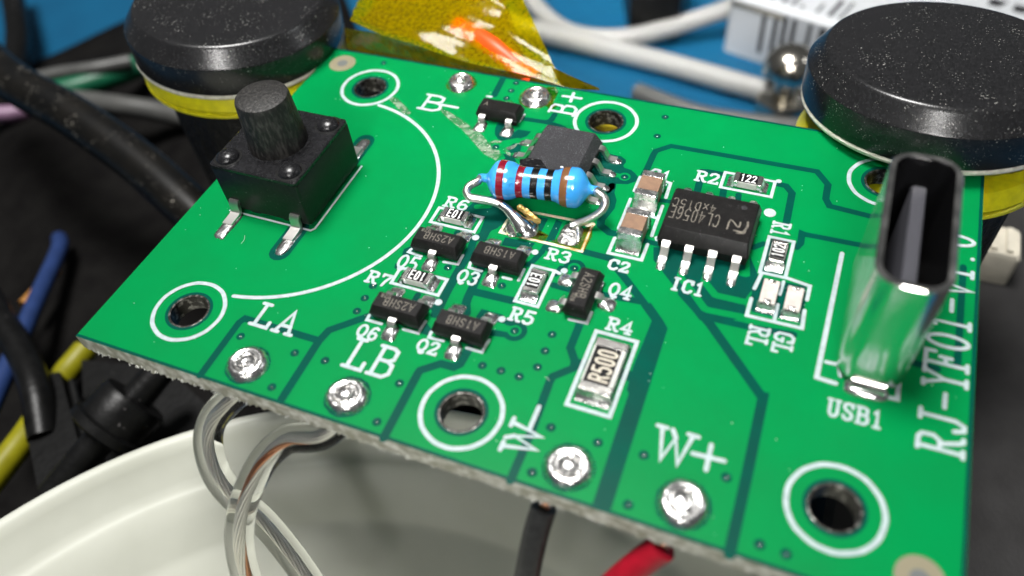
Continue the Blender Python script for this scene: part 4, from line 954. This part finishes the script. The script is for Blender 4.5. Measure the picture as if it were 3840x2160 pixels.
wire('blue_wire', 'pale blue wire curving beside the black foam', [D(150,600,-26.5),D(148,630,-25),D(90,760,-23),D(30,900,-22),D(-40,1060,-21)], .85, BLUEWIRE)
wire('ochre_wire', 'short ochre wire resting against the pale blue wire', [D(140,680,-24.5),D(105,720,-24.2),D(60,768,-24)], .6, ORGWIRE)
wire('thin_black_cable', 'thin black cable dropping into the connector housing', [D(-60,700,-22),D(0,800,-21.5),D(55,890,-21.4),D(90,980,-21.3),D(110,1100,-22.5)], 1.3, BLKPLAST)
wire('mauve_wire', 'mauve wire passing behind the thick black cable', [D(-60,285,-25),D(40,285,-26),D(150,250,-27),D(270,230,-27)], 1.1, PINKWIRE)
wire('green_wire', 'green wire lying under the grey wire', [D(100,240,-25),D(200,218,-25),D(315,180,-25.5),D(380,150,-26)], 1.5, GRNWIRE)
wire('grey_wire', 'grey wire lying above the green wire', [D(60,205,-23.5),D(150,185,-23.5),D(240,172,-23.5),D(330,155,-24)], .9, GREYWIRE)
wire('long_grey_wire', 'grey wire running behind the capped pillar column', [D(180,250,-25),D(300,265,-25),D(420,285,-26),D(600,330,-27)], 1.3, GREYWIRE)
wire('black_strap', 'black cable crossing the blue mat in the corner', [D(20,-60,-26),D(40,40,-26),D(45,110,-26.5),D(30,200,-27)], 1.7, BLKPLAST)
wire('navy_wire', 'dark blue wire behind the capped pillar', [D(440,-40,-26),D(520,30,-26),D(580,70,-26.5)], 1.6, BLUEWIRE)
# white cables on the mat
wire('white_cable', 'white cable curving towards the white labelled box', [D(1290,-80,-27),D(1345,10,-29.2),D(1430,80,-30),D(1560,95,-30),D(1700,65,-29.5),D(1850,15,-28)], 1.25, WHITECAB, 18, 'white cables on the mat')
wire('white_cable', 'white cable running straight below the curved one to the steel screw', [D(1180,20,-30),D(1340,75,-30),D(1500,115,-30.2),D(1700,165,-30.2),D(1900,222,-30.2),D(2150,290,-30.2)], 1.4, WHITECAB, 18, 'white cables on the mat')
wire('grey_cable', 'grey cable lying on the mat behind the board edge', [D(1600,230,-30.5),D(1750,285,-30.5),D(1900,310,-30.5),D(2100,330,-30.5)], 1.2, GREYWIRE)
# white labelled box with printed bars
box = thing('white_box', 'white labelled box printed with black bars standing on the mat', 'box', D(2250,150,-H))
ba = D(1812,125,-H+.1); bb = D(2080,215,-H+.1); xd = (bb-ba)/np.linalg.norm(bb-ba); yd = np.array([-xd[1], xd[0], 0.0])
if yd[1] < 0: yd = -yd
bl_, bw, bh = 70.0, 34.0, 8.6
def bxf(p): return ba+xd*p[0]+yd*p[1]+np.array([0,0,p[2]])
MB(bxf).loft([(0,bl_/2,bw/2,1.2),(.5,bl_/2,bw/2,1.5),(bh-.6,bl_/2,bw/2,1.5),(bh,bl_/2-.7,bw/2-.7,1.2)],(bl_/2,bw/2),4).build('carton', WHITEPAP, box, smooth=.5)
rnd = random.Random(11); x = 5.2
while x < 22:
    wd = rnd.choice([.5,.8,1.1,.6]); z0 = .8+rnd.random()*.8; z1 = bh-1.0
    MB(bxf).add([(x,-.03,z0),(x+wd,-.03,z0),(x+wd,-.03,z1),(x,-.03,z1)],[(0,1,2,3)]).build('printed_bar', INK, box, smooth=0)
    y1 = rnd.uniform(1.5,6)
    MB(bxf).add([(x,1.2,bh+.03),(x+wd*.8,1.2,bh+.03),(x+wd*.8,y1,bh+.03),(x,y1,bh+.03)],[(0,1,2,3)]).build('printed_bar', INK, box, smooth=0)
    x += wd+rnd.choice([.6,1.0,1.5])
for i in range(9):
    x = 25+i*3.2; MB(bxf).add([(x,-.03,2.2),(x+2.2,-.03,2.2),(x+2.2,-.03,5),(x,-.03,5.2)],[(0,1,2,3)]).build('printed_bar', INK, box, smooth=0)
for r_ in range(4):
    for i in range(12):
        x = 27+i*3.3+rnd.random(); y = 8+r_*5; MB(bxf).add([(x,y,bh+.03),(x+rnd.uniform(1.2,2.4),y,bh+.03),(x+2.0,y+1.6,bh+.03),(x,y+1.6,bh+.03)],[(0,1,2,3)]).build('printed_bar', INK, box, smooth=0)
MB(bxf).loft([(bh-1.6,3.6,.05,.02),(bh-.9,3.6,.05,.02)],(4.4,-.04)).build('foil_strip', STEEL, box)
# steel screw
sc_ = thing('steel_screw', 'round headed steel screw standing by the white cable', 'screw', D(1985,235,-H))
b = D(1985,185,-26.5); 
MB().lathe([(.001,3.5),(1.2,3.4),(2.2,2.9),(2.9,2.0),(3.2,1.0),(3.2,.3),(2.9,0),(1.6,-.1),(1.6,-2),(1.6,-5.3)], b, (0,0,1), 36).build('screw', STEEL, sc_, smooth=.6)
MB().lathe([(3.6,-5.4),(3.6,-3.4),(3.2,-3),(1.7,-3),(1.65,-5.4)], b, (0,0,1), 6).build('nut', STEEL, sc_, smooth=.3)
# black objects on the mat at the top edge
dk = hull([(1560,-160),(1760,-160),(1715,-12),(1640,-5),(1585,-15)][::-1], -H+.1, -25).build('black_plug', BLKPLAST, label='black plug lying on the mat between the cables and the box', cat='plug')
# right side: rubber pad, ivory plug
MB().loft([(-H+.1,16,26,2),(-H+9,16,26,2),(-H+9.6,15.4,25.4,2)], tuple((D(2690,1040,-H+9)[:2])), 4).build('rubber_pad', RUBPAD, smooth=.5, label='charcoal rubber block beyond the board edge with the long lettering', cat='rubber block')
pl = thing('ivory_plug', 'small ivory plastic plug behind the rubber block', 'plug', D(2520,600,-20))
e0 = D(2500,600,-19)
MB().loft([(-22.5,2.2,1.8,.4),(-19.4,2.2,1.8,.4),(-19,2.0,1.6,.4)], tuple(e0[:2])).build('plug_body', IVORY, pl, smooth=.5)
for i in range(3): MB().loft([(-19.02,.25,1.4,.1),(-18.7,.25,1.4,.1)], (e0[0]-1.2+1.2*i, e0[1])).build('plug_rib', IVORY, pl)
